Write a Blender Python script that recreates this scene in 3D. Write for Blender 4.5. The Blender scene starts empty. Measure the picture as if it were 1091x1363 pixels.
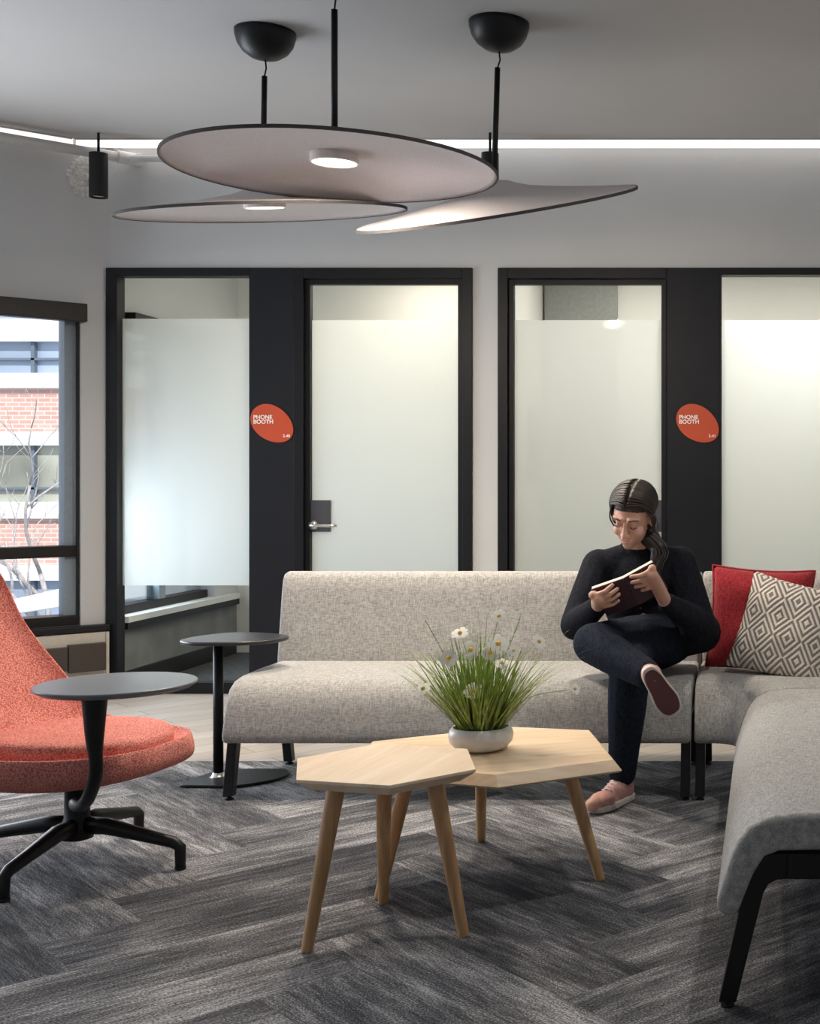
import bpy, bmesh, math, random
from mathutils import Vector, Matrix, Euler
random.seed(11)
S = bpy.context.scene
COL = S.collection
PI = math.pi
F, CX, CY, EYE = 1704.0, 1022.0, 640.0, 1.2      # lens of the survey: focal length and principal point, eye height

def at(px, py, Y):
    """world point seen at photo position (px,py) at depth Y"""
    return Vector(((px-CX)/F*Y, Y, EYE-(py-CY)/F*Y))
def wx(px, Y): return (px-CX)/F*Y
def wz(py, Y): return EYE-(py-CY)/F*Y
def fl(px, py):
    """floor point seen at (px,py)"""
    Y = EYE*F/(py-CY); return Vector((wx(px, Y), Y, 0))

# ------------------------------------------------------------------ materials
def _new(name):
    m = bpy.data.materials.new(name); m.use_nodes = True
    nt = m.node_tree; b = nt.nodes['Principled BSDF']
    return m, nt, b
def N(nt, t, **kw):
    n = nt.nodes.new(t)
    for k, v in kw.items():
        if k in n.inputs: n.inputs[k].default_value = v
        else: setattr(n, k, v)
    return n
def L(nt, a, b): nt.links.new(a, b)
def ramp(nt, stops):
    r = nt.nodes.new('ShaderNodeValToRGB'); e = r.color_ramp.elements
    while len(e) < len(stops): e.new(0.5)
    for k, (p, c) in enumerate(stops):
        e[k].position = p; e[k].color = (*c, 1) if len(c) == 3 else c
    return r
def coords(nt, scale=(1,1,1), rot=(0,0,0), out='Object'):
    tc = nt.nodes.new('ShaderNodeTexCoord'); mp = nt.nodes.new('ShaderNodeMapping')
    mp.inputs['Scale'].default_value = scale; mp.inputs['Rotation'].default_value = rot
    L(nt, tc.outputs[out], mp.inputs['Vector']); return mp.outputs['Vector']
def noise(nt, vec, scale, detail=2, rough=.5):
    n = N(nt, 'ShaderNodeTexNoise', Scale=scale, Detail=detail, Roughness=rough); L(nt, vec, n.inputs['Vector']); return n.outputs['Fac']
def bump(nt, b, h, strength=.2, dist=.002):
    n = N(nt, 'ShaderNodeBump', Strength=strength, Distance=dist); L(nt, h, n.inputs['Height']); L(nt, n.outputs['Normal'], b.inputs['Normal'])

def plain(name, c, rough=.5, metal=0, var=.08, scale=40, bmp=0, spec=.5):
    m, nt, b = _new(name)
    v = coords(nt); f = noise(nt, v, scale, 3)
    r = ramp(nt, [(.3, tuple(x*(1-var) for x in c)), (.7, tuple(min(1, x*(1+var)) for x in c))])
    L(nt, f, r.inputs['Fac']); L(nt, r.outputs['Color'], b.inputs['Base Color'])
    b.inputs['Roughness'].default_value = rough; b.inputs['Metallic'].default_value = metal
    b.inputs['Specular IOR Level'].default_value = spec
    if bmp: bump(nt, b, f, bmp)
    return m

def fabric(name, dark, light, thread=260, bmp=.35, sheen=.12):
    """woven cloth: crossing threads with slubs"""
    m, nt, b = _new(name)
    k = thread
    n1 = noise(nt, coords(nt, (k*.16, k, k)), 1, 2)
    n2 = noise(nt, coords(nt, (k, k*.16, k*.16)), 1, 2)
    n3 = noise(nt, coords(nt), 9, 3)
    a = N(nt, 'ShaderNodeMath', operation='ADD'); L(nt, n1, a.inputs[0]); L(nt, n2, a.inputs[1])
    s = N(nt, 'ShaderNodeMath', operation='MULTIPLY'); s.inputs[1].default_value = .5; L(nt, a.outputs[0], s.inputs[0])
    r = ramp(nt, [(.36, dark), (.50, tuple((x+y)/2 for x, y in zip(dark, light))), (.64, light)])
    L(nt, s.outputs[0], r.inputs['Fac'])
    mx = N(nt, 'ShaderNodeMix', data_type='RGBA', blend_type='MULTIPLY'); mx.inputs[0].default_value = .25
    r2 = ramp(nt, [(.3, (.8,.8,.8)), (.7, (1,1,1))]); L(nt, n3, r2.inputs['Fac'])
    L(nt, r.outputs['Color'], mx.inputs[6]); L(nt, r2.outputs['Color'], mx.inputs[7])
    L(nt, mx.outputs[2], b.inputs['Base Color'])
    b.inputs['Roughness'].default_value = .95; b.inputs['Specular IOR Level'].default_value = .15
    b.inputs['Sheen Weight'].default_value = sheen
    bump(nt, b, s.outputs[0], bmp, .002)
    return m

def hopsack(name, dark, light, sc=150):
    m, nt, b = _new(name)
    v = coords(nt, rot=(.3, .5, .78))
    vo = N(nt, 'ShaderNodeTexVoronoi', Scale=sc); L(nt, v, vo.inputs['Vector'])
    n = noise(nt, v, 14, 2)
    r = ramp(nt, [(.15, light), (.75, dark)]); L(nt, vo.outputs['Distance'], r.inputs['Fac'])
    r2 = ramp(nt, [(.3, (.82,.82,.82)), (.7, (1,1,1))]); L(nt, n, r2.inputs['Fac'])
    mx = N(nt, 'ShaderNodeMix', data_type='RGBA', blend_type='MULTIPLY'); mx.inputs[0].default_value = .6
    L(nt, r.outputs['Color'], mx.inputs[6]); L(nt, r2.outputs['Color'], mx.inputs[7]); L(nt, mx.outputs[2], b.inputs['Base Color'])
    b.inputs['Roughness'].default_value = .9; b.inputs['Specular IOR Level'].default_value = .2
    inv = N(nt, 'ShaderNodeMath', operation='SUBTRACT'); inv.inputs[0].default_value = 1; L(nt, vo.outputs['Distance'], inv.inputs[1])
    bump(nt, b, inv.outputs[0], .4, .003)
    return m

def wood(name, c1, c2, axis_rot=0, stretch=14, rough=.45, scale=5, along='x'):
    m, nt, b = _new(name)
    sc = {'x': (1, stretch, stretch), 'y': (stretch, 1, stretch), 'z': (stretch, stretch, 1)}[along]
    tc = nt.nodes.new('ShaderNodeTexCoord')
    mp0 = nt.nodes.new('ShaderNodeMapping'); mp0.inputs['Rotation'].default_value = (0, 0, axis_rot); L(nt, tc.outputs['Object'], mp0.inputs['Vector'])
    mp = nt.nodes.new('ShaderNodeMapping'); mp.inputs['Scale'].default_value = sc; L(nt, mp0.outputs['Vector'], mp.inputs['Vector'])
    v = mp.outputs['Vector']
    n1 = noise(nt, v, scale, 4, .6); n2 = noise(nt, v, scale*.35, 2)
    a = N(nt, 'ShaderNodeMath', operation='ADD'); L(nt, n1, a.inputs[0]); L(nt, n2, a.inputs[1])
    h = N(nt, 'ShaderNodeMath', operation='MULTIPLY'); h.inputs[1].default_value = .5; L(nt, a.outputs[0], h.inputs[0])
    r = ramp(nt, [(.34, c1), (.5, tuple((x+y)/2 for x, y in zip(c1, c2))), (.64, c2)]); L(nt, h.outputs[0], r.inputs['Fac'])
    L(nt, r.outputs['Color'], b.inputs['Base Color']); b.inputs['Roughness'].default_value = rough
    bump(nt, b, n1, .08, .001)
    return m

def emitter(name, c, s):
    m, nt, b = _new(name)
    b.inputs['Base Color'].default_value = (.9,.9,.9,1)
    b.inputs['Emission Color'].default_value = (*c, 1); b.inputs['Emission Strength'].default_value = s
    return m

def glass(name, tint=(1,1,1), refl=.5):
    m, nt, b = _new(name)
    nt.nodes.remove(b)
    tr = N(nt, 'ShaderNodeBsdfTransparent'); tr.inputs['Color'].default_value = (*tint, 1)
    gl = N(nt, 'ShaderNodeBsdfGlossy'); gl.inputs['Roughness'].default_value = .01
    fr = N(nt, 'ShaderNodeFresnel', IOR=1.45)
    mu = N(nt, 'ShaderNodeMath', operation='MULTIPLY'); mu.inputs[1].default_value = refl; L(nt, fr.outputs[0], mu.inputs[0])
    mx = N(nt, 'ShaderNodeMixShader'); L(nt, mu.outputs[0], mx.inputs[0]); L(nt, tr.outputs[0], mx.inputs[1]); L(nt, gl.outputs[0], mx.inputs[2])
    L(nt, mx.outputs[0], nt.nodes['Material Output'].inputs['Surface'])
    return m

def frost(name, clear=.1, c=(.97,.98,.98)):
    m, nt, b = _new(name)
    nt.nodes.remove(b)
    tr = N(nt, 'ShaderNodeBsdfTransparent'); tl = N(nt, 'ShaderNodeBsdfTranslucent'); df = N(nt, 'ShaderNodeBsdfDiffuse')
    tl.inputs['Color'].default_value = (*c, 1); df.inputs['Color'].default_value = (*c, 1)
    f = noise(nt, coords(nt, (60, 60, 3)), 3, 2)
    r = ramp(nt, [(.3, (.16,.16,.16)), (.7, (.2,.2,.2))]); L(nt, f, r.inputs['Fac'])
    m1 = N(nt, 'ShaderNodeMixShader'); L(nt, r.outputs['Color'], m1.inputs[0]); L(nt, tl.outputs[0], m1.inputs[1]); L(nt, df.outputs[0], m1.inputs[2])
    m2 = N(nt, 'ShaderNodeMixShader'); m2.inputs[0].default_value = clear; L(nt, m1.outputs[0], m2.inputs[1]); L(nt, tr.outputs[0], m2.inputs[2])
    L(nt, m2.outputs[0], nt.nodes['Material Output'].inputs['Surface'])
    return m

def brick(name):
    m, nt, b = _new(name)
    v = coords(nt, rot=(PI/2, 0, 0))
    t = N(nt, 'ShaderNodeTexBrick', Scale=1.0); L(nt, v, t.inputs['Vector'])
    t.inputs['Color1'].default_value = (.58,.31,.25,1); t.inputs['Color2'].default_value = (.66,.40,.33,1); t.inputs['Mortar'].default_value = (.70,.60,.56,1)  # brick and mortar lightened; haze of the window glass put into the colour
    t.inputs['Brick Width'].default_value = .22; t.inputs['Row Height'].default_value = .075; t.inputs['Mortar Size'].default_value = .009
    L(nt, t.outputs['Color'], b.inputs['Base Color']); b.inputs['Roughness'].default_value = .9
    return m

def carpet_mat():
    m, nt, b = _new('carpet_tiles')
    uv = N(nt, 'ShaderNodeUVMap', uv_map='UVMap'); at_ = N(nt, 'ShaderNodeAttribute', attribute_name='tone')
    def mp(s):
        k = nt.nodes.new('ShaderNodeMapping'); k.inputs['Scale'].default_value = s; L(nt, uv.outputs[0], k.inputs['Vector']); return k.outputs['Vector']
    s1 = noise(nt, mp((4.5, 48, 1)), 1, 4, .65); s2 = noise(nt, mp((14, 130, 1)), 1, 3, .7); s3 = noise(nt, mp((2.0, 8, 1)), 1, 2)
    pile = noise(nt, mp((150, 230, 1)), 1, 3, .85)
    rs = ramp(nt, [(.40, (0,0,0)), (.49, (.75,.75,.75)), (.60, (1,1,1))]); L(nt, s2, rs.inputs['Fac']); s2 = rs.outputs['Color']
    def mad(x, k, y=None):
        q = N(nt, 'ShaderNodeMath', operation='MULTIPLY_ADD'); L(nt, x, q.inputs[0]); q.inputs[1].default_value = k
        if y is None: q.inputs[2].default_value = 0
        else: L(nt, y, q.inputs[2])
        return q.outputs[0]
    t = mad(s1, .75); t = mad(s2, .15, t); t = mad(s3, .95, t); t = mad(pile, 2.0, t); t = mad(at_.outputs['Fac'], .30, t)
    sub = N(nt, 'ShaderNodeMapRange'); L(nt, t, sub.inputs[0]); sub.inputs[1].default_value = 1.62; sub.inputs[2].default_value = 2.62
    r = ramp(nt, [(0, (.022,.024,.029)), (.30, (.062,.063,.070)), (.58, (.17,.17,.178)), (1, (.70,.69,.70))])
    L(nt, sub.outputs[0], r.inputs['Fac']); L(nt, r.outputs['Color'], b.inputs['Base Color'])
    b.inputs['Roughness'].default_value = 1; b.inputs['Specular IOR Level'].default_value = .1
    bump(nt, b, pile, .5, .004)
    return m

def vinyl_mat():
    m, nt, b = _new('vinyl_planks')
    v = coords(nt, rot=(0, 0, -PI/4))
    t = N(nt, 'ShaderNodeTexBrick', Scale=1.0); L(nt, v, t.inputs['Vector'])
    t.inputs['Color1'].default_value = (.42,.365,.315,1); t.inputs['Color2'].default_value = (.53,.475,.42,1); t.inputs['Mortar'].default_value = (.26,.22,.19,1)
    t.inputs['Brick Width'].default_value = 1.2; t.inputs['Row Height'].default_value = .16; t.inputs['Mortar Size'].default_value = .003
    mp = nt.nodes.new('ShaderNodeMapping'); mp.inputs['Scale'].default_value = (2, 40, 1); L(nt, v, mp.inputs['Vector'])
    n = noise(nt, mp.outputs['Vector'], 2, 4, .6)
    r2 = ramp(nt, [(.3, (.72,.72,.72)), (.7, (1.1,1.1,1.1))]); L(nt, n, r2.inputs['Fac'])
    mx = N(nt, 'ShaderNodeMix', data_type='RGBA', blend_type='MULTIPLY'); mx.inputs[0].default_value = .8
    L(nt, t.outputs['Color'], mx.inputs[6]); L(nt, r2.outputs['Color'], mx.inputs[7]); L(nt, mx.outputs[2], b.inputs['Base Color'])
    b.inputs['Roughness'].default_value = .5
    return m

def diamond_mat():
    m, nt, b = _new('diamond_cloth')
    uv = N(nt, 'ShaderNodeUVMap', uv_map='UVMap'); sp = N(nt, 'ShaderNodeSeparateXYZ'); L(nt, uv.outputs[0], sp.inputs[0])
    def M(op, a, v2=None, l2=None):
        q = N(nt, 'ShaderNodeMath', operation=op); L(nt, a, q.inputs[0])
        if l2 is not None: L(nt, l2, q.inputs[1])
        elif v2 is not None: q.inputs[1].default_value = v2
        return q.outputs[0]
    n = noise(nt, uv.outputs[0], 60, 2)
    wob = M('MULTIPLY', M('SUBTRACT', n, .5), .05)
    a = M('ABSOLUTE', M('SUBTRACT', M('FRACT', M('MULTIPLY', sp.outputs[0], 3.5)), .5))
    c = M('ABSOLUTE', M('SUBTRACT', M('FRACT', M('MULTIPLY', sp.outputs[1], 2.6)), .5))
    d = M('ADD', M('ADD', a, l2=c), l2=wob)
    s = M('SINE', M('MULTIPLY', d, 2*PI*5.0))
    r = ramp(nt, [(.36, (.24,.20,.175)), (.56, (.72,.68,.62))])
    L(nt, M('ADD', M('MULTIPLY', s, .5), .5), r.inputs['Fac']); L(nt, r.outputs['Color'], b.inputs['Base Color'])
    b.inputs['Roughness'].default_value = .95; b.inputs['Specular IOR Level'].default_value = .1
    bump(nt, b, s, .6, .004)
    return m

M = {}
M['wall'] = plain('painted_wall', (.56,.57,.575), .75, var=.02, scale=3)
M['ceil'] = plain('painted_ceiling', (.53,.515,.51), .85, var=.02, scale=2)
M['booth'] = plain('booth_wall', (.80,.785,.75), .8, var=.02, scale=3)
M['black'] = plain('black_frame', (.0075,.008,.010), .45, var=.1, scale=12, spec=.25)
M['blackpanel'] = plain('black_panel', (.009,.010,.014), .5, var=.1, scale=8, spec=.25)
M['metal_black'] = plain('black_metal', (.010,.010,.011), .42, var=.1, scale=60, spec=.3)
M['laminate'] = plain('black_laminate', (.03,.032,.038), .32, var=.1, scale=80)
M['tablet'] = plain('window_sheen_laminate', (.17,.19,.22), .3, var=.05, scale=80)  # black laminate lightened bluish; the window's reflection is put into its colour
M['rubber'] = plain('black_rubber', (.01,.01,.01), .8)
M['steel'] = plain('satin_steel', (.72,.71,.69), .28, 1, var=.05)
M['plate'] = plain('grey_lock_plate', (.06,.062,.075), .4)
M['sofa'] = fabric('grey_weave', (.245,.24,.23), (.51,.50,.482), 300, .3)
M['coral'] = hopsack('coral_hopsack', (.54,.135,.11), (.93,.42,.35), 210)
M['red'] = fabric('red_cloth', (.20,.012,.018), (.42,.04,.05), 300)
M['diamond'] = diamond_mat()
M['felt'] = plain('mauve_felt', (.56,.53,.54), .95, var=.08, scale=150, spec=.1)
M['felt_rim'] = plain('dark_felt_rim', (.06,.055,.055), .9)
M['oak'] = wood('oak_top', (.78,.58,.39), (.92,.75,.56), axis_rot=.15, along='y', scale=4)
M['oak_b'] = wood('oak_top_long', (.72,.50,.31), (.90,.72,.51), axis_rot=-.35, along='x', scale=4)
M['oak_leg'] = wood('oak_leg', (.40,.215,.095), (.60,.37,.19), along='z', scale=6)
M['white_paint'] = plain('white_paint', (.74,.74,.74), .5, var=.03)
M['plaster'] = plain('rough_plaster', (.66,.65,.63), .95, var=.25, scale=60, bmp=1)
M['glass'] = glass('clear_glass', (.96,.98,.97), .03)
M['winglass'] = glass('window_glass', (.97,.99,1.0), .6)
M['frost'] = frost('frosted_film', .10)
M['orange'] = plain('orange_sign', (.52,.065,.018), .5, var=.04, scale=6)
M['letters'] = plain('white_letters', (.9,.88,.85), .6, var=.02)
M['led'] = emitter('led_lens', (1,.93,.88), 1.15)
M['lamp'] = emitter('lamp_lens', (1,.88,.74), 4)
M['downlight'] = emitter('booth_lens', (1,.95,.86), 6)
M['white_ring'] = plain('white_ring', (.75,.70,.66), .4)
M['carpet'] = carpet_mat()
M['vinyl'] = vinyl_mat()
M['boothfloor'] = plain('booth_carpet', (.06,.065,.07), 1, var=.4, scale=30)
M['bluegrey'] = plain('bluegrey_jamb', (.25,.30,.35), .45, var=.05)
M['brown'] = plain('dark_bronze', (.016,.0135,.0125), .4, var=.1, spec=.3)
M['greywall'] = plain('grey_lower_wall', (.20,.20,.20), .7, var=.15, scale=8)
M['heater'] = plain('brown_heater', (.055,.042,.035), .45, var=.1)
M['beige'] = plain('beige_enamel', (.55,.51,.45), .5, var=.05)
M['brick'] = brick('hazed_red_brick')
M['concrete'] = plain('pale_concrete', (.80,.80,.80), .8, var=.05, scale=2)
M['farglass'] = plain('blue_reflecting_glass', (.36,.43,.55), .08, var=.35, scale=.25)
M['farglass_dark'] = plain('pale_reflecting_glass', (.44,.44,.36), .1, var=.55, scale=.5)
M['farframe'] = plain('grey_window_frame', (.13,.16,.20), .5)
M['bark'] = plain('pale_bark', (.46,.42,.40), .9, var=.25, scale=20)
M['snow'] = plain('white_roof', (.84,.85,.87), .8, var=.04)
M['bush'] = plain('grey_ground', (.28,.29,.31), .9, var=.4, scale=8)
M['ceramic'] = plain('white_ceramic', (.78,.76,.74), .35, var=.03)
M['soil'] = plain('dark_soil', (.03,.025,.015), 1, var=.5, scale=200)
M['grass'] = plain('green_blades', (.27,.37,.075), .5, var=.6, scale=35)
M['sprig'] = plain('pale_green_sprig', (.33,.45,.20), .6, var=.3, scale=60)
M['petal'] = plain('white_petal', (.90,.88,.82), .6, var=.04)
M['pollen'] = plain('yellow_centre', (.75,.50,.08), .7)
M['skin'] = plain('skin', (.58,.33,.25), .55, var=.06, scale=20)
M['hair'] = plain('dark_brown_hair', (.022,.014,.011), .5, var=.4, scale=60)
M['sweater'] = fabric('navy_knit', (.006,.007,.011), (.018,.020,.028), 300, .3, 0)
M['trousers'] = fabric('navy_twill', (.007,.009,.015), (.022,.029,.047), 320, .25, 0)
M['shoe'] = plain('pink_sneaker', (.52,.27,.24), .7, var=.15, scale=50)
M['shoesole'] = plain('white_sole', (.62,.56,.52), .7)
M['tread'] = plain('maroon_tread', (.10,.035,.04), .8)
M['lace'] = plain('white_lace', (.8,.76,.73), .8)
M['paper'] = plain('cream_paper', (.80,.76,.66), .8, var=.03)
M['bookcover'] = plain('plum_cover', (.05,.02,.035), .6)
M['acoustic'] = plain('grey_acoustic_panel', (.33,.33,.32), .9)

# ------------------------------------------------------------------ building helpers
def link(name, me, mat=None, parent=None, loc=None, rot=None):
    o = bpy.data.objects.new(name, me); COL.objects.link(o)
    if mat is not None and me is not None: me.materials.append(M[mat] if isinstance(mat, str) else mat)
    if parent: o.parent = parent
    if loc is not None: o.location = loc
    if rot is not None: o.rotation_euler = rot
    return o
def tag(o, label, cat, group=None, kind=None):
    o['label'] = label; o['category'] = cat
    if group: o['group'] = group
    if kind: o['kind'] = kind
    return o
def thing(name, label, cat, loc=(0,0,0), rz=0, group=None):
    o = bpy.data.objects.new(name, None); COL.objects.link(o); o.empty_display_size = .1
    o.location = loc; o.rotation_euler = (0, 0, rz); return tag(o, label, cat, group)
def struct(o): o['kind'] = 'structure'; return o
def setting(name, loc=(0,0,0), rz=0):
    o = bpy.data.objects.new(name, None); COL.objects.link(o); o.location = loc; o.rotation_euler = (0,0,rz); return struct(o)
def copy_tree(o, parent=None):
    c = o.copy(); COL.objects.link(c); c.parent = parent
    for ch in list(o.children): copy_tree(ch, c)
    return c

class MB:
    """collects shapes, links them as one mesh object"""
    def __init__(s): s.bm = bmesh.new()
    def box(s, x0, x1, y0, y1, z0, z1):
        vs = [s.bm.verts.new(p) for p in ((x0,y0,z0),(x1,y0,z0),(x1,y1,z0),(x0,y1,z0),(x0,y0,z1),(x1,y0,z1),(x1,y1,z1),(x0,y1,z1))]
        for f in ((0,3,2,1),(4,5,6,7),(0,1,5,4),(1,2,6,5),(2,3,7,6),(3,0,4,7)): s.bm.faces.new([vs[i] for i in f])
        return s
    def poly(s, pts): s.bm.faces.new([s.bm.verts.new(p) for p in pts]); return s
    def prism(s, pts, off):
        """closed outline pts (3D) extruded by vector off"""
        off = Vector(off); a = [s.bm.verts.new(p) for p in pts]; b = [s.bm.verts.new(Vector(p)+off) for p in pts]
        n = len(pts); s.bm.faces.new(a[::-1]); s.bm.faces.new(b)
        for i in range(n): s.bm.faces.new((a[i], a[(i+1)%n], b[(i+1)%n], b[i]))
        return s
    def grid(s, rows, closed_u=False, closed_v=False, cap=False):
        vr = [[s.bm.verts.new(p) for p in r] for r in rows]; nr, nc = len(vr), len(vr[0])
        for i in range(nr if closed_u else nr-1):
            for j in range(nc if closed_v else nc-1):
                s.bm.faces.new((vr[i][j], vr[(i+1)%nr][j], vr[(i+1)%nr][(j+1)%nc], vr[i][(j+1)%nc]))
        if cap: s.bm.faces.new(vr[0]); s.bm.faces.new(vr[-1][::-1])
        return s
    def tube(s, pts, r, seg=10, cap=True):
        pts = [Vector(p) for p in pts]; n = len(pts); rs = r if isinstance(r, (list, tuple)) else [r]*n
        t0 = (pts[1]-pts[0]).normalized(); ref = Vector((0,0,1)) if abs(t0.z) < .9 else Vector((1,0,0))
        nrm = t0.cross(ref).normalized(); rows = []
        for i in range(n):
            t = (pts[min(i+1,n-1)]-pts[max(i-1,0)]).normalized()
            nrm = (nrm - t*nrm.dot(t)).normalized(); bi = t.cross(nrm)
            rows.append([pts[i]+(nrm*math.cos(2*PI*k/seg)+bi*math.sin(2*PI*k/seg))*rs[i] for k in range(seg)])
        return s.grid(rows, closed_v=True, cap=cap)
    def lathe(s, prof, seg=32, c=(0,0,0), caps=(True, True)):
        c = Vector(c)
        rows = [[c+Vector((r*math.cos(2*PI*k/seg), r*math.sin(2*PI*k/seg), z)) for k in range(seg)] for r, z in prof]
        vr = [[s.bm.verts.new(p) for p in r] for r in rows]
        for i in range(len(vr)-1):
            for j in range(seg): s.bm.faces.new((vr[i][j], vr[i+1][j], vr[i+1][(j+1)%seg], vr[i][(j+1)%seg]))
        if caps[0]: s.bm.faces.new(vr[0])
        if caps[1]: s.bm.faces.new(vr[-1][::-1])
        return s
    def ball(s, c, r, seg=14, rings=9, mat=None):
        c = Vector(c); r = Vector(r) if not isinstance(r, (int, float)) else Vector((r, r, r))
        mt = mat or Matrix.Identity(3)
        g = bmesh.ops.create_uvsphere(s.bm, u_segments=seg, v_segments=rings, radius=1)
        for v in g['verts']: v.co = c + mt @ Vector((v.co.x*r.x, v.co.y*r.y, v.co.z*r.z))
        return s
    def capsule(s, p0, r0, p1, r1, seg=12):
        p0, p1 = Vector(p0), Vector(p1); s.tube([p0, p0.lerp(p1, .5), p1], [r0, (r0+r1)/2, r1], seg); s.ball(p0, r0, seg, 8); s.ball(p1, r1, seg, 8); return s
    def chain(s, pts):
        for (p0, r0), (p1, r1) in zip(pts, pts[1:]): s.capsule(p0, r0, p1, r1)
        return s
    def xform(s, m):
        bmesh.ops.transform(s.bm, matrix=m, verts=s.bm.verts); return s
    def build(s, name, mat, parent=None, smooth=False, bevel=0, seg=3, sub=0, solid=0, loc=None, rot=None, angle=35):
        bmesh.ops.recalc_face_normals(s.bm, faces=s.bm.faces)
        me = bpy.data.meshes.new(name); s.bm.to_mesh(me); s.bm.free()
        o = link(name, me, mat, parent, loc, rot)
        if smooth or bevel or sub:
            for p in me.polygons: p.use_smooth = True
        if solid:
            k = o.modifiers.new('Solid', 'SOLIDIFY'); k.thickness = solid; k.offset = 0
        if bevel:
            k = o.modifiers.new('Bevel', 'BEVEL'); k.width = bevel; k.segments = seg; k.limit_method = 'ANGLE'; k.angle_limit = math.radians(angle)
            k = o.modifiers.new('WN', 'WEIGHTED_NORMAL'); k.keep_sharp = False
        if sub:
            k = o.modifiers.new('Sub', 'SUBSURF'); k.levels = sub; k.render_levels = sub
        return o
    def fused(s, name, mat, parent=None, voxel=.006, smooth=6):
        """one continuous skin over all collected solids"""
        bmesh.ops.recalc_face_normals(s.bm, faces=s.bm.faces)
        me = bpy.data.meshes.new(name); s.bm.to_mesh(me); s.bm.free()
        t = bpy.data.objects.new('t', me); COL.objects.link(t)
        k = t.modifiers.new('R', 'REMESH'); k.mode = 'VOXEL'; k.voxel_size = voxel
        k = t.modifiers.new('S', 'SMOOTH'); k.factor = .5; k.iterations = smooth
        dg = bpy.context.evaluated_depsgraph_get(); dg.update()
        m2 = bpy.data.meshes.new_from_object(t.evaluated_get(dg)); m2.name = name
        bpy.data.objects.remove(t); bpy.data.meshes.remove(me)
        m2.materials.clear()
        for p in m2.polygons: p.use_smooth = True
        return link(name, m2, mat, parent)

def catmull(pts, n):
    pts = [Vector(p) for p in pts]; out = []
    k = len(pts)-1
    for i in range(n+1):
        u = i/n*k; j = min(int(u), k-1); t = u-j
        p0, p1, p2, p3 = pts[max(j-1,0)], pts[j], pts[j+1], pts[min(j+2,k)]
        out.append(.5*((2*p1)+(p2-p0)*t+(2*p0-5*p1+4*p2-p3)*t*t+(3*p1-p0-3*p2+p3)*t*t*t))
    return out

# ------------------------------------------------------------------ camera
cam = bpy.data.cameras.new('camera'); co = bpy.data.objects.new('camera', cam); COL.objects.link(co)
co.location = (0, 0, EYE); co.rotation_euler = (PI/2, 0, 0)
cam.sensor_fit = 'HORIZONTAL'; cam.sensor_width = 36; cam.lens = 36*F/1091
cam.shift_x = -(CX-545.5)/1091; cam.shift_y = (CY-681.5)/1091
cam.clip_end = 200
S.camera = co

# ------------------------------------------------------------------ the room
YW = 7.23                     # face of the booth wall
K = F/YW
def bx(px): return (px-CX)/K
def bz(py): return EYE-(py-CY)/K
XC = bx(142)                  # corner with the window wall
ZC = 3.09
HEAD = bz(357)
CARPET_Y = EYE*F/(1013-CY)

# floors
b = MB(); b.poly([(-12,CARPET_Y,0),(2.6,CARPET_Y,0),(2.6,YW+.14,0),(-3.62,YW+.14,0)][::1])
b.bm.free(); b = MB()
b.prism([(-8.2,CARPET_Y,-.1),(2.6,CARPET_Y,-.1),(2.6,YW+.02,-.1),(XC,YW+.02,-.1),(XC-(YW-CARPET_Y)-.2,CARPET_Y,-.1)][1:], (0,0,.1))
struct(b.build('floor', 'vinyl'))

def herringbone():
    bm = bmesh.new(); w = .25; n = 4
    uvl = bm.loops.layers.uv.new('UVMap'); tone = bm.verts.layers.float.new('tone')
    ox, oy = (3.141-1.709)/math.sqrt(2), (3.141+1.709)/math.sqrt(2)
    c, s = math.cos(PI/4), math.sin(PI/4)
    def W(u, v): return (u*c - v*s, u*s + v*c)
    rnd = random.Random(5)
    def plank(u0, v0, du, dv, along_u):
        pts = [(u0,v0),(u0+du,v0),(u0+du,v0+dv),(u0,v0+dv)]
        ww = [W(*p) for p in pts]
        if all(y > CARPET_Y+.01 for x, y in ww) or all(y < -1.2 for x, y in ww) or all(x > 2.6 for x, y in ww) or all(x < -8 for x, y in ww): return
        vs = [bm.verts.new((x, y, 0)) for x, y in ww]; t = rnd.random()
        for v in vs: v[tone] = t
        f = bm.faces.new(vs); o1, o2 = rnd.random()*30, rnd.random()*30
        for lp, (u, v) in zip(f.loops, pts):
            lp[uvl].uv = ((u-u0)+o1, (v-v0)+o2) if along_u else ((v-v0)+o1, (u-u0)+o2)
    for i in range(-50, 60):
        for j in range(-50, 60):
            k = (i-j) % (2*n)
            if k == 0: plank(ox+i*w, oy+j*w, n*w, w, True)
            if k == 2*n-1: plank(ox+i*w, oy+j*w, w, n*w, False)
    for co_, no in (((0,CARPET_Y,0),(0,1,0)), ((0,-1,0),(0,-1,0)), ((2.6,0,0),(1,0,0)), ((-7.0,0,0),(-1,0,0))):
        bmesh.ops.bisect_plane(bm, geom=bm.verts[:]+bm.edges[:]+bm.faces[:], plane_co=co_, plane_no=no, clear_outer=True)
    me = bpy.data.meshes.new('floor_carpet'); bm.to_mesh(me); bm.free()
    return struct(link('floor_carpet', me, 'carpet'))
herringbone()

# ceiling: stops a little short of the walls, where the light line sits
b = MB(); b.prism([(-7.6,-1,ZC),(2.6,-1,ZC),(2.6,YW+.1,ZC),(XC+.05,YW+.1,ZC),(-7.6,3.3,ZC)], (0,0,.12)); struct(b.build('ceiling', 'ceil'))

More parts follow.
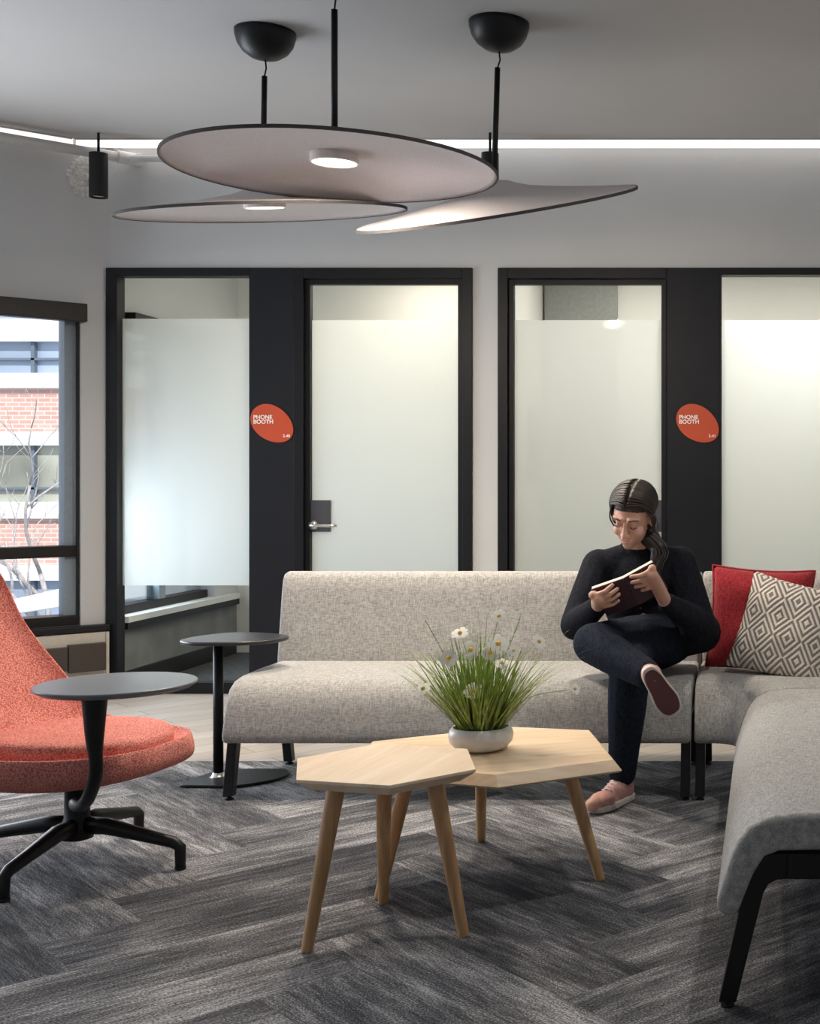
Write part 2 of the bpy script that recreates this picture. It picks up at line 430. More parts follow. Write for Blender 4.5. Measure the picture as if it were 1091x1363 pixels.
# booth wall above and between the glazing
A0, A1, B0, B1 = bx(143), bx(629), bx(663), bx(1150)
b = MB(); b.box(XC-.02, 2.6, YW, YW+.12, HEAD, ZC); b.box(A1, B0, YW, YW+.12, 0, HEAD); b.box(B1, 2.6, YW, YW+.12, 0, HEAD)
struct(b.build('wall_back', 'wall'))
struct(MB().box(2.6, 2.72, -1, YW+.12, 0, ZC).build('wall_right', 'wall'))
struct(MB().box(-7.6, 2.72, -1.12, -1, 0, ZC).build('wall_rear', 'wall'))
struct(MB().box(-7.72, -7.6, -1.12, 1.6, 0, ZC).build('wall_far_left', 'wall'))


# window wall, turned 45 degrees, with windows down its length
wall_l = setting('wall_left', (XC, YW, 0), math.radians(-135))   # local x runs from the corner along the wall, local y points into the room? (see below)
# local +x -> world (-.707,-.707); local +y -> world (.707,-.707) : into the room
WZ0, WZ1, WLEN, PIER = .395, 2.19, 5.2, .135
b = MB(); b.box(0, WLEN, -.22, 0, WZ1, ZC); b.box(0, WLEN, -.22, 0, 0, WZ0); b.box(0, PIER, -.22, 0, WZ0, WZ1); b.box(WLEN-.2, WLEN, -.22, 0, WZ0, WZ1)
b.build('wall_panel', 'wall', wall_l)

def wall_local(px, py):     # point on the window wall's face -> (distance along wall, z)
    k = (CX-px)/F; t = (k*YW+XC)/(1+k); Y = YW-t
    return t*math.sqrt(2), EYE-(py-CY)/F*Y

# strip windows in that wall
win = setting('window_1', (XC, YW, 0), math.radians(-135))
bays = [(PIER, 1.75), (1.75, 3.4), (3.4, WLEN-.2)]
zm = wall_local(60, 735)[1]
for a, e in bays:
    MB().box(a, a+.008, -.10, -.02, WZ0+.03, WZ1).build('window_frame', 'brown', win)
    MB().box(a+.008, a+.066, -.16, -.06, WZ0+.05, WZ1).build('window_jamb', 'bluegrey', win)
    MB().box(e-.05, e, -.16, -.05, WZ0+.05, WZ1).build('window_jamb', 'bluegrey', win)
    MB().box(a+.01, e, -.15, -.03, zm-.033, zm+.03).build('window_rail', 'brown', win, bevel=.004)
    MB().box(a, e, -.16, -.02, WZ0+.0, WZ0+.055).build('window_bottom_rail', 'brown', win, bevel=.004)
    MB().box(a, e, -.16, -.05, WZ1-.04, WZ1).build('window_head', 'brown', win)
    MB().box(a+.03, e-.03, -.115, -.107, WZ0+.04, zm).build('window_pane', 'winglass', win)
    MB().box(a+.03, e-.03, -.115, -.107, zm, WZ1-.03).build('window_pane', 'winglass', win)
MB().box(.0, WLEN, -.02, .06, WZ0-.035, WZ0).build('window_sill', 'metal_black', win, bevel=.005)

# roller blind cassette over the window
rb = thing('roller_blind', 'long black roller blind cassette mounted above the window', 'blind', (XC, YW, 0), math.radians(-135))
zt, zb = wall_local(110, 406)[1], wall_local(110, 430)[1]
xa = wall_local(111, 420)[0]
MB().box(xa, 1.72, .002, .075, zb, zt).build('cassette', 'brown', rb, bevel=.006)
MB().tube([(xa+.035, .02, zb), (xa+.035, .02, .62)], .004, 6).build('bead_chain', 'metal_black', rb)
# perimeter heater
h = thing('baseboard_heater', 'brown baseboard heater with beige trim under the window sill', 'heater', (XC, YW, 0), math.radians(-135))
z1, z2 = wall_local(100, 856)[1], wall_local(100, 893)[1]
MB().box(.02, 3.4, .002, .05, .02, WZ0-.04).build('back_plate', 'beige', h, bevel=.004)
MB().box(.03, .22, .05, .085, z2, z1).build('front_grille', 'heater', h, bevel=.004)
MB().box(.223, 1.8, .05, .08, z2+.012, z1-.012).build('front_grille', 'heater', h, bevel=.004)
MB().box(.005, .022, .0, .06, .0, WZ0-.04).build('end_cap', 'beige', h, bevel=.003)

# rough plaster patch where the pipe leaves the wall
def blobby(name, cells, thick):
    b = MB(); rnd = random.Random(3)
    for (p, r) in cells: b.ball(p, (r*(.8+.5*rnd.random()), thick, r*(.8+.5*rnd.random())), 10, 7)
    return b
pt = setting('trim_1', (XC, YW, 0), math.radians(-135))
rnd = random.Random(9)
b = MB()
for k in range(80):
    px = 94+rnd.random()*24; py = 208+rnd.random()*50
    if px < 100 and (py < 225 or py > 246): continue
    d, z = wall_local(px, py); b.ball((d, .0, z), (.016+.012*rnd.random(), .012, .016+.012*rnd.random()), 8, 6)
b.build('plaster_patch', 'plaster', pt, smooth=True)
b = MB()
for k in range(26):
    px = 118+rnd.random()*40; py = 199+rnd.random()*11
    x, y, z = bx(px), YW, bz(py)
    if x > XC: b.ball((x, y, z), (.02, .012, .016), 8, 6)
    else:
        d, z = wall_local(px, py); dv = Matrix.Rotation(math.radians(-135), 3, 'Z') @ Vector((d, 0, 0)); b.ball((XC+dv.x, YW+dv.y, z), (.02, .014, .016), 8, 6)
struct(b.build('trim_2', 'plaster', smooth=True))

# painted sprinkler pipe
pp = thing('sprinkler_pipe', 'white painted pipe below the ceiling running into the corner plaster', 'pipe')
OFF = .21; zp = 3.005
e1 = Vector((XC+OFF-.0, YW-.0, zp)); e0 = e1-Vector((3.4, 3.4, 0))
MB().tube([e0, e1-Vector((.05,.05,0))], .027, 14).build('pipe', 'white_paint', pp, smooth=True)
v1 = e1-Vector((.03,.03,0))
b = MB(); b.tube([v1-Vector((.07,.07,0)), v1+Vector((.02,.02,0))], .036, 14); b.build('fitting', 'white_paint', pp, bevel=.004)
MB().tube([v1-Vector((.02,.02,0)), v1+Vector((.05,-.05,0))], .026, 12).build('valve', 'white_paint', pp, bevel=.005)
MB().tube([v1+Vector((0,-.06,-.008)), v1+Vector((1.0,-.06,-.008))], .02, 12).build('pipe', 'white_paint', pp, smooth=True)

# light line along ceiling edge
def on_wall(px, py):
    d, z = wall_local(px, py); v = Matrix.Rotation(math.radians(-135), 3, 'Z') @ Vector((d, .004, 0)); return Vector((XC+v.x, YW+v.y, z))
def led_ribbon(name, label, top, bot, group):
    t = thing(name, label, 'strip light', group=group)
    b = MB()
    rows = [[Vector(p) for p in top], [Vector(p) for p in bot]]
    back = [Vector((p.x, p.y, ZC-.002)) for p in rows[1]]
    b.grid([rows[0], rows[1]]); b.build('lens', 'led', t)
    MB().tube([p+Vector((0,-.006,-.002)) for p in rows[0]], .005, 6).build('edge_trim', 'white_paint', t)
    return t
def ceil_pt(px, py): Y = (ZC-.002-EYE)*F/(CY-py); return Vector((wx(px, Y), Y, ZC-.002))
dl = Vector((1,1,0)).normalized()
c1 = ceil_pt(97, 184.5); a1 = ceil_pt(0, 168.5); c0 = a1+(a1-c1)*9
w1 = on_wall(97, 194.5); w0 = on_wall(0, 181.2); w00 = w0+(w0-w1)*9
led_ribbon('strip_light', 'bright strip light in the ceiling edge along the window wall', [c1, c0], [w1, w00], 'ceiling edge strip lights')
c2 = ceil_pt(101, 185); c3 = Vector((2.6, c2.y, ZC-.002))
led_ribbon('strip_light', 'bright strip light in the ceiling edge above the phone booths', [c2, Vector((XC+.1, c2.y, c2.z)), c3],
           [on_wall(101, 195.5), Vector((XC+.1, YW-.004, bz(197.5))), Vector((2.6, YW-.004, bz(197.5)))], 'ceiling edge strip lights')
# light from those lines
def area(name, loc, rot, sx, sy, power, col, parent=None, shape='RECTANGLE', spread=PI):
    l = bpy.data.lights.new(name, 'AREA'); l.shape = shape; l.size = sx; l.size_y = sy; l.energy = power; l.color = col; l.spread = spread
    o = bpy.data.objects.new(name, l); COL.objects.link(o); o.location = loc; o.rotation_euler = rot
    if parent: o.parent = parent
    return o

# ------------------------------------------------------------------ phone booths
def booth_shell():
    b = MB()
    struct(MB().box(XC-.5, 2.6, 8.95, 9.05, 0, 2.8).build('wall_booths_rear', 'booth'))
    struct(MB().box(-1.62, -1.57, YW+.12, 8.95, 0, 2.8).build('wall_partition', 'booth'))
    struct(MB().box(.75, .80, YW+.12, 8.95, 0, 2.8).build('wall_booths_right', 'booth'))
    b = MB(); X = XC+.02
    b.box(X-.2, X, YW+.1, 8.95, 2.12, 2.8); b.box(X-.2, X, 8.60, 8.95, .42, 2.12); b.box(X-.2, X, YW+.07, YW+.14, .42, 2.12)
    struct(b.build('wall_booths_left', 'wall'))
    struct(MB().box(X-.2, X, YW+.07, 8.95, 0, .385).build('wall_booths_lower', 'greywall'))
    struct(MB().box(X-.002, X+.02, YW+.12, 8.9, 0, .10).build('baseboard_booth', 'metal_black'))
    struct(MB().box(XC-.1, 2.6, YW+.12, 8.95, 2.72, 2.82).build('ceiling_booths', 'booth'))
    struct(MB().box(XC-.2, 2.6, YW+.021, 8.95, -.1, 0).build('floor_booths', 'boothfloor'))
    w = setting('window_2')
    MB().box(X-.13, X-.05, YW+.14, 8.60, .42, .47).build('window_bottom_rail', 'brown', w)
    MB().box(X-.13, X-.05, 7.92, 8.0, .47, 2.12).build('window_mullion', 'bluegrey', w)
    MB().box(X-.19, X+.045, YW+.12, 8.9, .385, .42).build('window_sill', 'white_paint', w); MB().box(X-.01, X+.04, YW+.12, 8.9, .345, .384).build('window_apron', 'metal_black', w)
    MB().box(X-.095, X-.09, YW+.14, 8.60, .46, 2.12).build('window_pane', 'winglass', w)
    r = tag(MB().box(X+.002, X+.08, YW+.13, 8.7, 2.06, 2.17).build('roller_blind', 'brown', bevel=.005), 'dark roller blind cassette inside the booth behind the leftmost glass panel', 'blind')
booth_shell()

YF0, YF1 = YW-.02, YW+.07          # frame depth
YG = YW+.03
def bar(px0, px1, py0, py1, y0=YF0, y1=YF1): return MB().box(bx(px0), bx(px1), y0, y1, max(0, bz(py1)), bz(py0))
def pane(parent, px0, px1, pyt, frost_top, frost_bottom=None, zbot=.05, y=YG):
    MB().box(bx(px0)-.01, bx(px1)+.01, y, y+.01, zbot, bz(pyt)+.01).build('glass_pane', 'glass', parent)
    zb = zbot if frost_bottom is None else bz(frost_bottom)
    MB().poly([(bx(px0)-.005, y+.0125, zb), (bx(px1)+.005, y+.0125, zb), (bx(px1)+.005, y+.0125, bz(frost_top)), (bx(px0)-.005, y+.0125, bz(frost_top))]).build('frosted_film', 'frost', parent)
FLOORY = 922.9
# window_3: fixed glass of the first booth
g = setting('window_3')
for q in ((143,158,357,FLOORY),(158,333,357,368),(158,333,908,FLOORY)): bar(*q).build('window_frame', 'black', g, bevel=.003)
pane(g, 158, 333, 368, 423, 780)
struct(bar(333, 392, 357, FLOORY, YW-.018, YF1).build('trim_3', 'blackpanel', bevel=.002))
def door(name, px0, px1, jl, jr, hinge_right, frost_top):
    d = setting(name)
    b = bar(px0, px0+jl, 357, FLOORY).build('door_frame', 'black', d, bevel=.003)
    bar(px1-jr, px1, 357, FLOORY).build('door_frame', 'black', d, bevel=.003)
    bar(px0+jl, px1-jr, 357, 371).build('door_frame', 'black', d, bevel=.003)
    y0, y1 = YW+.004, YW+.052
    i0, i1 = px0+jl+.6, px1-jr-.6
    b = MB(); b.box(bx(i0), bx(i0+6.5), y0, y1, .01, bz(372)); b.box(bx(i1-6.5), bx(i1), y0, y1, .01, bz(372)); b.box(bx(i0+6.5), bx(i1-6.5), y0, y1, bz(378.5), bz(372)); b.box(bx(i0+6.5), bx(i1-6.5), y0, y1, .01, .12)
    b.build('door_leaf_frame', 'black', d, bevel=.002)
    pane(d, i0+6.5, i1-6.5, 378, frost_top, None, .12, YW+.026)
    # lock plate + lever
    side = i0+5 if not hinge_right else i1-5
    sg = 1 if not hinge_right else -1
    xa, xb = sorted((bx(side), bx(side+sg*27)))
    MB().box(xa, xb, YW+.016, YW+.044, bz(708), bz(666)).build('lock_plate', 'plate', d, bevel=.002)
    hx, hz = bx(side+sg*(6 if not hinge_right else 13)), bz(699); y = YW+.004
    b = MB(); b.tube([(hx, y+.012, hz), (hx, y-.008, hz)], .026, 24)
    b.tube([(hx, y-.006, hz), (hx, y-.05, hz), (hx+sg*.006, y-.06, hz), (hx+sg*.03, y-.064, hz), (hx+sg*.125, y-.062, hz-.002), (hx+sg*.15, y-.05, hz-.002)], [.011, .010, .010, .010, .009, .009], 12)
    b.build('door_handle', 'steel', d, smooth=True)
    return d
door('door_1', 392, 629, 13, 13, False, 425)
door('door_2', 663, 887.5, 13, .5+.1, True, 425)
struct(bar(887.6, 958, 357, FLOORY, YW-.018, YF1).build('trim_4', 'blackpanel', bevel=.002))
g = setting('window_4')
for q in ((958,1138,357,366.5),(958,960,366,FLOORY),(1136,1150,357,FLOORY),(960,1136,908,FLOORY)): bar(*q).build('window_frame', 'black', g, bevel=.0015)
pane(g, 960, 1136, 366.5, 425, None)
# reveal lining and grey things inside booths
tag(MB().box(-1.555, -1.05, 8.90, 8.948, 0, 2.60).build('acoustic_panel', 'acoustic', bevel=.004), 'grey wall panel inside the second booth, seen above the frosting of the door', 'panel')
tag(MB().box(bx(690), bx(745), YW+.125, YW+.15, bz(645), bz(540)).xform(Matrix.Translation((-.03, .28, 0))).build('wall_screen', 'acoustic', bevel=.004), 'faint dark rectangle behind the frosted glass of the second booth door', 'screen')

def booth_light(name, x, y, label, power, col):
    t = thing('downlight', label, 'ceiling light', (x, y, 2.72), 0, 'booth ceiling downlights')
    MB().lathe([(.075,0),(.08,-.012),(.062,-.014),(.06,-.004)], 24).build('ring', 'white_ring', t, smooth=True)
    MB().lathe([(.001,-.006),(.06,-.006)], 24, caps=(False,False)).build('lens', 'downlight', t)
    area(name, (0,0,-.03), (0,0,0), .3, .3, power, col, t, 'DISK')
def fill_light(x, y, label, power):  # added lamp out of view, there to brighten the foreground sofa
    t = thing('added_downlight', label, 'ceiling light', (x, y, ZC), 0, 'added room fill lights')
    MB().lathe([(.075,0),(.08,-.008),(.062,-.010),(.06,-.004)], 24).build('ring', 'white_ring', t, smooth=True)
    MB().lathe([(.001,-.005),(.06,-.005)], 24, caps=(False,False)).build('lens', 'downlight', t)
    area('added_glow', (0,0,-.02), (0,0,0), .12, .12, power, (1,.95,.88), t, 'DISK')
fill_light(.62, 3.7, 'added unseen ceiling downlight brightening the sofa in the right foreground', 24)
booth_light('booth_lamp', -2.0, 7.68, 'front round downlight in the ceiling of the first phone booth', 7, (1,.87,.70))
booth_light('booth_lamp', -2.3, 8.45, 'added rear round downlight in the ceiling of the first phone booth', 8, (1,.88,.72))  # second lamp added to brighten the booth's rear wall
booth_light('booth_lamp', -.85, 8.2, 'round downlight in the second booth ceiling behind its door', 9, (1,.95,.86))
booth_light('booth_lamp', .25, 7.75, 'round downlight in the second booth behind the rightmost glass panel', 19, (1,.96,.90))

# orange egg-shaped signs
def sign(px, py, number, label):
    Y = YW-.018; c = Vector((wx(px, Y), Y, wz(py, Y)))
    t = thing('booth_sign', label, 'sign', c, 0, 'orange phone booth signs')
    k = Y/F; pts = []
    ang = math.radians(-36)
    for i in range(64):
        a = 2*PI*i/64
        x = 31*math.cos(a); z = (22.5+ -1.6*math.cos(a))*math.sin(a)
        X, Z = x*math.cos(ang)-z*math.sin(ang), x*math.sin(ang)+z*math.cos(ang)
        pts.append((X*k, 0, Z*k))
    MB().prism(pts, (0,-.006,0)).build('plaque', 'orange', t, bevel=.0015)
    def text(name, s, size, x, z):
        cu = bpy.data.curves.new(name, 'FONT'); cu.body = s; cu.size = size; cu.extrude = .0004; cu.space_line = .80; cu.offset = size*.018
        ob = bpy.data.objects.new('t', cu); COL.objects.link(ob)
        dg = bpy.context.evaluated_depsgraph_get(); me = bpy.data.meshes.new_from_object(ob.evaluated_get(dg)); bpy.data.objects.remove(ob)
        me.name = name; me.materials.clear()
        link(name, me, 'letters', t, (x, -.0068, z), (PI/2, 0, 0))
    text('lettering', 'PHONE\nBOOTH', 7.6*k, -25*k, 6.2*k)
    text('room_number', number, 5.2*k, 14.5*k, -18*k)
sign(362.5, 564, '2-40', 'orange egg-shaped phone booth sign beside the door with the visible silver lever')
sign(928.5, 564, '2-41', 'orange egg-shaped phone booth sign above and right of the seated person')

# ------------------------------------------------------------------ outside
def facade():
    Y = 22.0; t = thing('office_building', 'red brick office building with pale concrete bands across the street', 'building', (0, Y, 0))
    X0, X1 = -26, -9.0
    k = F/Y; z = lambda py: EYE-(py-CY)/k
    x = lambda px: (px-CX)/k
    def band(name, mat, y0, y1, d=0, t_=.5): return MB().box(X0, X1, -d, t_, z(y1), z(y0)).build(name, mat, t)
    band('brick_wall', 'brick', 517, 575); band('brick_wall', 'brick', 690, 752)
    for a, e in ((497,517),(575,593),(668,690),(752,772)): band('concrete_band', 'concrete', a, e, .12)
    for a, e, m in ((300,497,'farglass'),(593,668,'farglass_dark'),(772,905,'farglass')):
        f = band('window', m, a, e, -.08)
        b = MB(); px = 44
        while x(px) > X0: px -= 88
        while x(px) < X1:
            b.box(x(px)-.03, x(px)+.03, -.02, .09, z(e), z(a)); px += 88
        for yy in ((478,) if a == 300 else (650,) if a == 593 else (800,)): b.box(X0, X1, -.02, .09, z(yy+1.5), z(yy-1.5))
        b.build('mullions', 'farframe', f)
    MB().box(X0, X1, .0, .5, z(300), 9).build('brick_wall', 'brick', t)
    MB().box(X0, X1, -.1, .09, z(455), z(425)-.0).build('blind', 'concrete', t)
facade()
g = MB(); g.box(-30, XC-3.0, 10.2, 21.4, -2.2, -2.0); struct(g.build('ground', 'bush'))
# low white roof below the window
Yr = 13.0
pts = [at(-260, 838, Yr), at(20, 797, Yr), at(100, 779, Yr), at(160, 771, Yr), at(160, 800, Yr), at(95, 806, Yr), at(-260, 860, Yr)]
o = tag(MB().prism(pts, (.2, 2.0, .0)).build('canopy_roof', 'snow', bevel=.02), 'white sloping entrance roof outside, low in the window', 'roof')
def tree(base, height, label, seed, name='bare_tree'):
    t = thing(name, label, 'tree', base, 0, 'bare street trees'); rnd = random.Random(seed)
    tr, br = MB(), MB()
    def grow(p, d, ln, r, lev):
        pts = [p]; q = p.copy(); dd = d.copy()
        for k in range(4):
            dd = (dd+Vector((rnd.uniform(-.22,.22), rnd.uniform(-.22,.22), rnd.uniform(-.08,.2)))).normalized(); q = q+dd*ln/4; pts.append(q.copy())
        (tr if lev == 0 else br).tube(pts, [r*(1-.11*k) for k in range(5)], 6 if lev < 2 else 4)
        if lev < 4:
            for k in range(3 if lev < 3 else 2):
                s = pts[rnd.choice((2,3,4))] if lev else pts[rnd.choice((2,3,4))]
                nd = (dd*.7+Vector((rnd.uniform(-1,1), rnd.uniform(-1,1), rnd.uniform(0,.7))).normalized()*.8).normalized()
                grow(s, nd, ln*rnd.uniform(.55,.8), r*.55, lev+1)
    grow(Vector((0,0,0)), Vector((0,0,1)), height*.42, .055, 0)
    tr.build('trunk', 'bark', t, smooth=True); br.build('branches', 'bark', t, smooth=True)
for i, (px, Y, hgt) in enumerate(((22, 14.8, 4.2), (75, 18.6, 4.5), (-190, 16.5, 4.6))):
    tree((wx(px, Y), Y, -2.0), hgt, ('bare grey branching tree outside the window, nearest to the coral chair', 'bare slim tree outside, beside the window jamb', 'bare tree outside, behind the coral chair back')[i], 20+i)

# ------------------------------------------------------------------ pendant lamps
def pendant(label, apex, tilt_x, tilt_y, rz, zc=ZC, R=.575):
    """apex: centre of hat at rim level; the shade tips about its centre"""
    t = thing('pendant_lamp', label, 'pendant lamp', (apex[0], apex[1], ZC), 0, 'disc pendant lamps')
    Hh = .105; dz = apex[2]-ZC
    rot = Euler((tilt_x, tilt_y, rz))
    prof = [(.03,Hh),(.055,Hh-.004),(.09,Hh-.020),(.14,Hh-.037),(.22,Hh-.053),(.32,Hh-.070),(.45,Hh-.089),(.56,Hh-.101),(R,0)]
    th = .010
    und = [(R,-th/2),(.56,.006),(.45,.020),(.32,.034),(.22,.043),(.12,.049),(.03,.051)]
    b = MB(); b.lathe([(r, z+th/2) for r, z in prof]+und, 72)
    sh = b.build('shade', 'felt', t, smooth=True, loc=(0,0,dz), rot=rot)
    MB().lathe([(R-.002,-th/2-.001),(R+.003,-th/2-.001),(R+.003,th/2+.001),(R-.002,th/2+.001),(R-.002,-th/2-.001)], 72, caps=(False,False)).build('rim', 'felt_rim', sh)
    MB().lathe([(.001,.056),(.085,.056),(.085,.020),(.078,.018),(.077,.023)], 40, caps=(False,False)).build('lamp_housing', 'white_ring', sh, smooth=False)
    MB().lathe([(.001,.0215),(.077,.0215)], 40, caps=(False,False)).build('lamp_lens', 'lamp', sh)
    a = area('lamp_glow', (0,0,.012), (0,0,0), .15, .15, LAMP_W, (1,.87,.72), sh, 'DISK')
    top = rot.to_matrix() @ Vector((0,0,Hh))
    p0 = Vector((0,0,dz))+top
    MB().tube([p0-Vector((0,0,.01)), (p0.x*.3, p0.y*.3, 2.90-ZC)], .0115, 14).build('rod', 'metal_black', t, smooth=True)
    MB().tube([(p0.x*.3,p0.y*.3,2.90-ZC), (.004,0,-.155), (0,0,-.118)], .0035, 8).build('cable', 'metal_black', t, smooth=True)
    MB().lathe([(.123,-.001),(.122,-.02),(.112,-.055),(.092,-.085),(.06,-.108),(.025,-.119),(.008,-.121)], 40).build('ceiling_cup', 'metal_black', t, smooth=True)
    return t
LAMP_W = 25
pendant('largest and lowest grey disc pendant, nearest, its glowing lens in view', at(445, 224, 4.62), math.radians(.6), math.radians(.3), 0)
pendant('grey disc pendant partly hidden below the nearest disc, almost level', at(353, 283, 5.386), math.radians(8.6), math.radians(-2.6), 0)
pendant('grey disc pendant behind the nearest disc, steeply tilted up to the right', at(664, 277, 5.28), math.radians(16.5), math.radians(-8.4), 0)

# cylinder spotlights
def spot(px, Y, label):
    x = wx(px, Y); zt, zb = wz(204, Y), wz(263, Y)
    t = thing('spotlight', label, 'spotlight', (x, Y, ZC), 0, 'black cylinder spotlights')
    MB().lathe([(.003,zt-ZC),(.047,zt-ZC),(.047,zb-ZC),(.041,zb-ZC),(.041,zb-ZC+.015),(.003,zb-ZC+.015)], 32).build('housing', 'metal_black', t, bevel=.002)
    MB().tube([(0,0,-.001),(0,0,zt-ZC+.01)], .007, 10).build('stem', 'metal_black', t, smooth=True)
    MB().lathe([(.003,zb-ZC+.016),(.040,zb-ZC+.012)], 24).build('lens', 'white_ring', t)
spot(131, 6.95, 'black cylinder spotlight hanging in the corner by the pipe')
spot(652, 6.95, 'black cylinder spotlight peeking out behind the rim of the nearest disc lamp')

# ------------------------------------------------------------------ sofas
SEAT = [(.014,.214),(.002,.222),(.0,.245),(.028,.335),(.045,.375),(.072,.412),(.115,.434),(.18,.443),(.35,.447),(.58,.445),(.60,.43),(.60,.37),(.14,.357),(.112,.343),(.088,.305),(.055,.225),(.044,.214),(.03,.211)]
BACK = [(.568,.40),(.572,.46),(.60,.62),(.622,.74),(.634,.785),(.652,.808),(.68,.814),(.704,.80),(.714,.76),(.70,.62),(.665,.40)]
def resample(prof, step=.03):
    out = []
    n = len(prof)
    for i in range(n):
        a, b_ = Vector(prof[i]), Vector(prof[(i+1)%n]); k = max(1, int((b_-a).length/step))
        out += [tuple(a.lerp(b_, j/k)) for j in range(k)]
    return out
def leg_mb(x0, x1, flip):
    o = [(.004,.014),(.044,.014),(.106,.262),(.118,.283),(.138,.293),(.16,.294),(.16,.352),(.115,.352),(.09,.343),(.072,.318)]
    pts = [(x0, (.655-y if flip else y), z) for y, z in o]
    return MB().prism(pts, (x1-x0, 0, 0))
def make_sofa(length):
    t = thing('sofa', '', 'sofa')
    hl = length/2; nx = 24
    pr = resample(SEAT)
    def sweep(prof, half, puff):
        b = MB(); xs = [-half+2*half*i/nx for i in range(nx+1)]
        rows = [[(x, y, z) for y, z in prof] for x in xs]
        b.grid(rows, closed_v=True, cap=True); return b
    sweep(pr, hl, 0).build('seat', 'sofa', t, bevel=.016, seg=4, angle=55)
    sweep(resample(BACK), hl+.012, 0).build('backrest', 'sofa', t, bevel=.022, seg=5, angle=55)
    for sx in (-1, 1):
        x0, x1 = sorted((sx*(hl-.004), sx*(hl-.040)))
        for fp in (False, True):
            lg = leg_mb(x0, x1, fp).build('leg', 'metal_black', t, bevel=.003)
            y = .655-.024 if fp else .024
            MB().lathe([(.008,.016),(.008,.008),(.016,.006),(.016,0)], 16, ((x0+x1)/2, y, 0)).build('foot_glide', 'rubber', lg)
        MB().box(x0, x1, .16, .495, .294, .352).build('side_rail', 'metal_black', t, bevel=.003)
    return t
SY = 4.795
XL, XR = wx(292, SY)+.004, wx(919, SY)
s1 = make_sofa(XR-XL); s1.location = ((XL+XR)/2, SY, 0)
s1['label'] = 'long grey fabric sofa against the booths with the person seated on it'; s1['group'] = 'grey modular sofas'
s2 = copy_tree(s1); s2.rotation_euler = (0, 0, -PI/2); s2.location = (-.117, 2.905+(XR-XL)/2, 0)
s2['label'] = 'grey fabric sofa in the right foreground turned sideways, its black end leg nearest'

# corner module
t = thing('corner_sofa', 'grey curved corner sofa section with cushions, joining the two sofas', 'sofa', (0,0,0), 0, 'grey modular sofas')
cc = Vector((-.215, 4.70)); r0 = SY-4.70
stations = [(Vector((XR+.012, SY)), Vector((0,1))), (Vector((XR+.05, SY)), Vector((0,1)))]
stations[1] = (Vector((-.225, SY)), Vector((0,1)))
for i in range(0, 17):
    a = PI/2*(1-i/16); n_ = Vector((math.cos(a), math.sin(a))); stations.append((cc+n_*r0, n_))
stations.append((Vector((-.215+r0, 4.685)), Vector((1,0))))
def sweep2(prof):
    b = MB(); b.grid([[(p.x+n_.x*y, p.y+n_.y*y, z) for y, z in prof] for p, n_ in stations], closed_v=True, cap=True); return b
sweep2(resample(SEAT)).build('seat', 'sofa', t, bevel=.014, seg=4, angle=55)
sweep2(resample(BACK)).build('backrest', 'sofa', t, bevel=.02, seg=4, angle=55)
for fp in (False, True):
    lg = leg_mb(XR+.016, XR+.052, fp).xform(Matrix.Translation((0, SY, 0))).build('leg', 'metal_black', t, bevel=.003)
    MB().lathe([(.008,.016),(.008,.008),(.016,.006),(.016,0)], 16, (XR+.034, SY+(.655-.024 if fp else .024), 0)).build('foot_glide', 'rubber', lg)
lg = MB().box(.46, .495, 5.0, 5.035, .0, .36).build('leg', 'metal_black', t, bevel=.003)
MB().box(XR+.016, XR+.052, SY+.16, SY+.495, .294, .352).build('side_rail', 'metal_black', t, bevel=.003)

# cushions
def cushion(name, label, mat, size, thick, M4, piping=None, extra=None):
    n = 26; bm = bmesh.new(); uvl = bm.loops.layers.uv.new('UVMap'); rnd = random.Random(hash(label) % 99)
    def P(u, v, s):
        e = (1-abs(u)**2.6)*(1-abs(v)**2.6); h_ = thick/2*max(e, 0)**.55
        k = 1-.07*(1-abs(v)**2)*abs(u)**3; l = 1-.07*(1-abs(u)**2)*abs(v)**3
        w = .004*math.sin(9*u+4*v)+.004*math.sin(7*v-3*u)
        return Vector((u*size/2*k, s*(h_+.002)+w*e, v*size/2*l))
    for s in (-1, 1):
        vs = [[bm.verts.new(P(-1+2*i/n, -1+2*j/n, s)) for j in range(n+1)] for i in range(n+1)]
        for i in range(n):
            for j in range(n):
                f = bm.faces.new((vs[i][j], vs[i+1][j], vs[i+1][j+1], vs[i][j+1]))
                for lp, (a, c) in zip(f.loops, ((i,j),(i+1,j),(i+1,j+1),(i,j+1))): lp[uvl].uv = (a/n, c/n)
    bmesh.ops.remove_doubles(bm, verts=bm.verts, dist=.0045)
    bmesh.ops.recalc_face_normals(bm, faces=bm.faces)
    me = bpy.data.meshes.new(name); bm.to_mesh(me); bm.free()
    for p in me.polygons: p.use_smooth = True
    o = tag(link(name, me, mat), label, 'cushion', 'cushions on the corner sofa'); o.matrix_world = M4
    if piping:
        def E(q):
            u, v = q; return P(u, v, 0)*1.005
        ring = []
        for k in range(4*n):
            s_, r_ = divmod(k, n); a = -1+2*r_/n
            ring.append(E([(a,-1),(1,a),(-a,1),(-1,-a)][s_]))
        MB().tube(ring+[ring[0], ring[1]], .0055, 8, cap=False).build('piping', piping, o, smooth=True)
    return o
def pose(c, roll, lean, yaw): return Matrix.Translation(c) @ Matrix.Rotation(yaw, 4, 'Z') @ Matrix.Rotation(lean, 4, 'X') @ Matrix.Rotation(roll, 4, 'Y')
cushion('cushion', 'plain red cushion with piping leaning on the corner sofa back', 'red', .42, .13, pose(at(1012, 824, 5.225), math.radians(3), math.radians(-14), math.radians(-3)), 'red')
cushion('cushion', 'cream and taupe diamond patterned cushion in front of the red one', 'diamond', .40, .13, pose(at(1047, 838, 5.03), math.radians(13), math.radians(-20), math.radians(-12)))

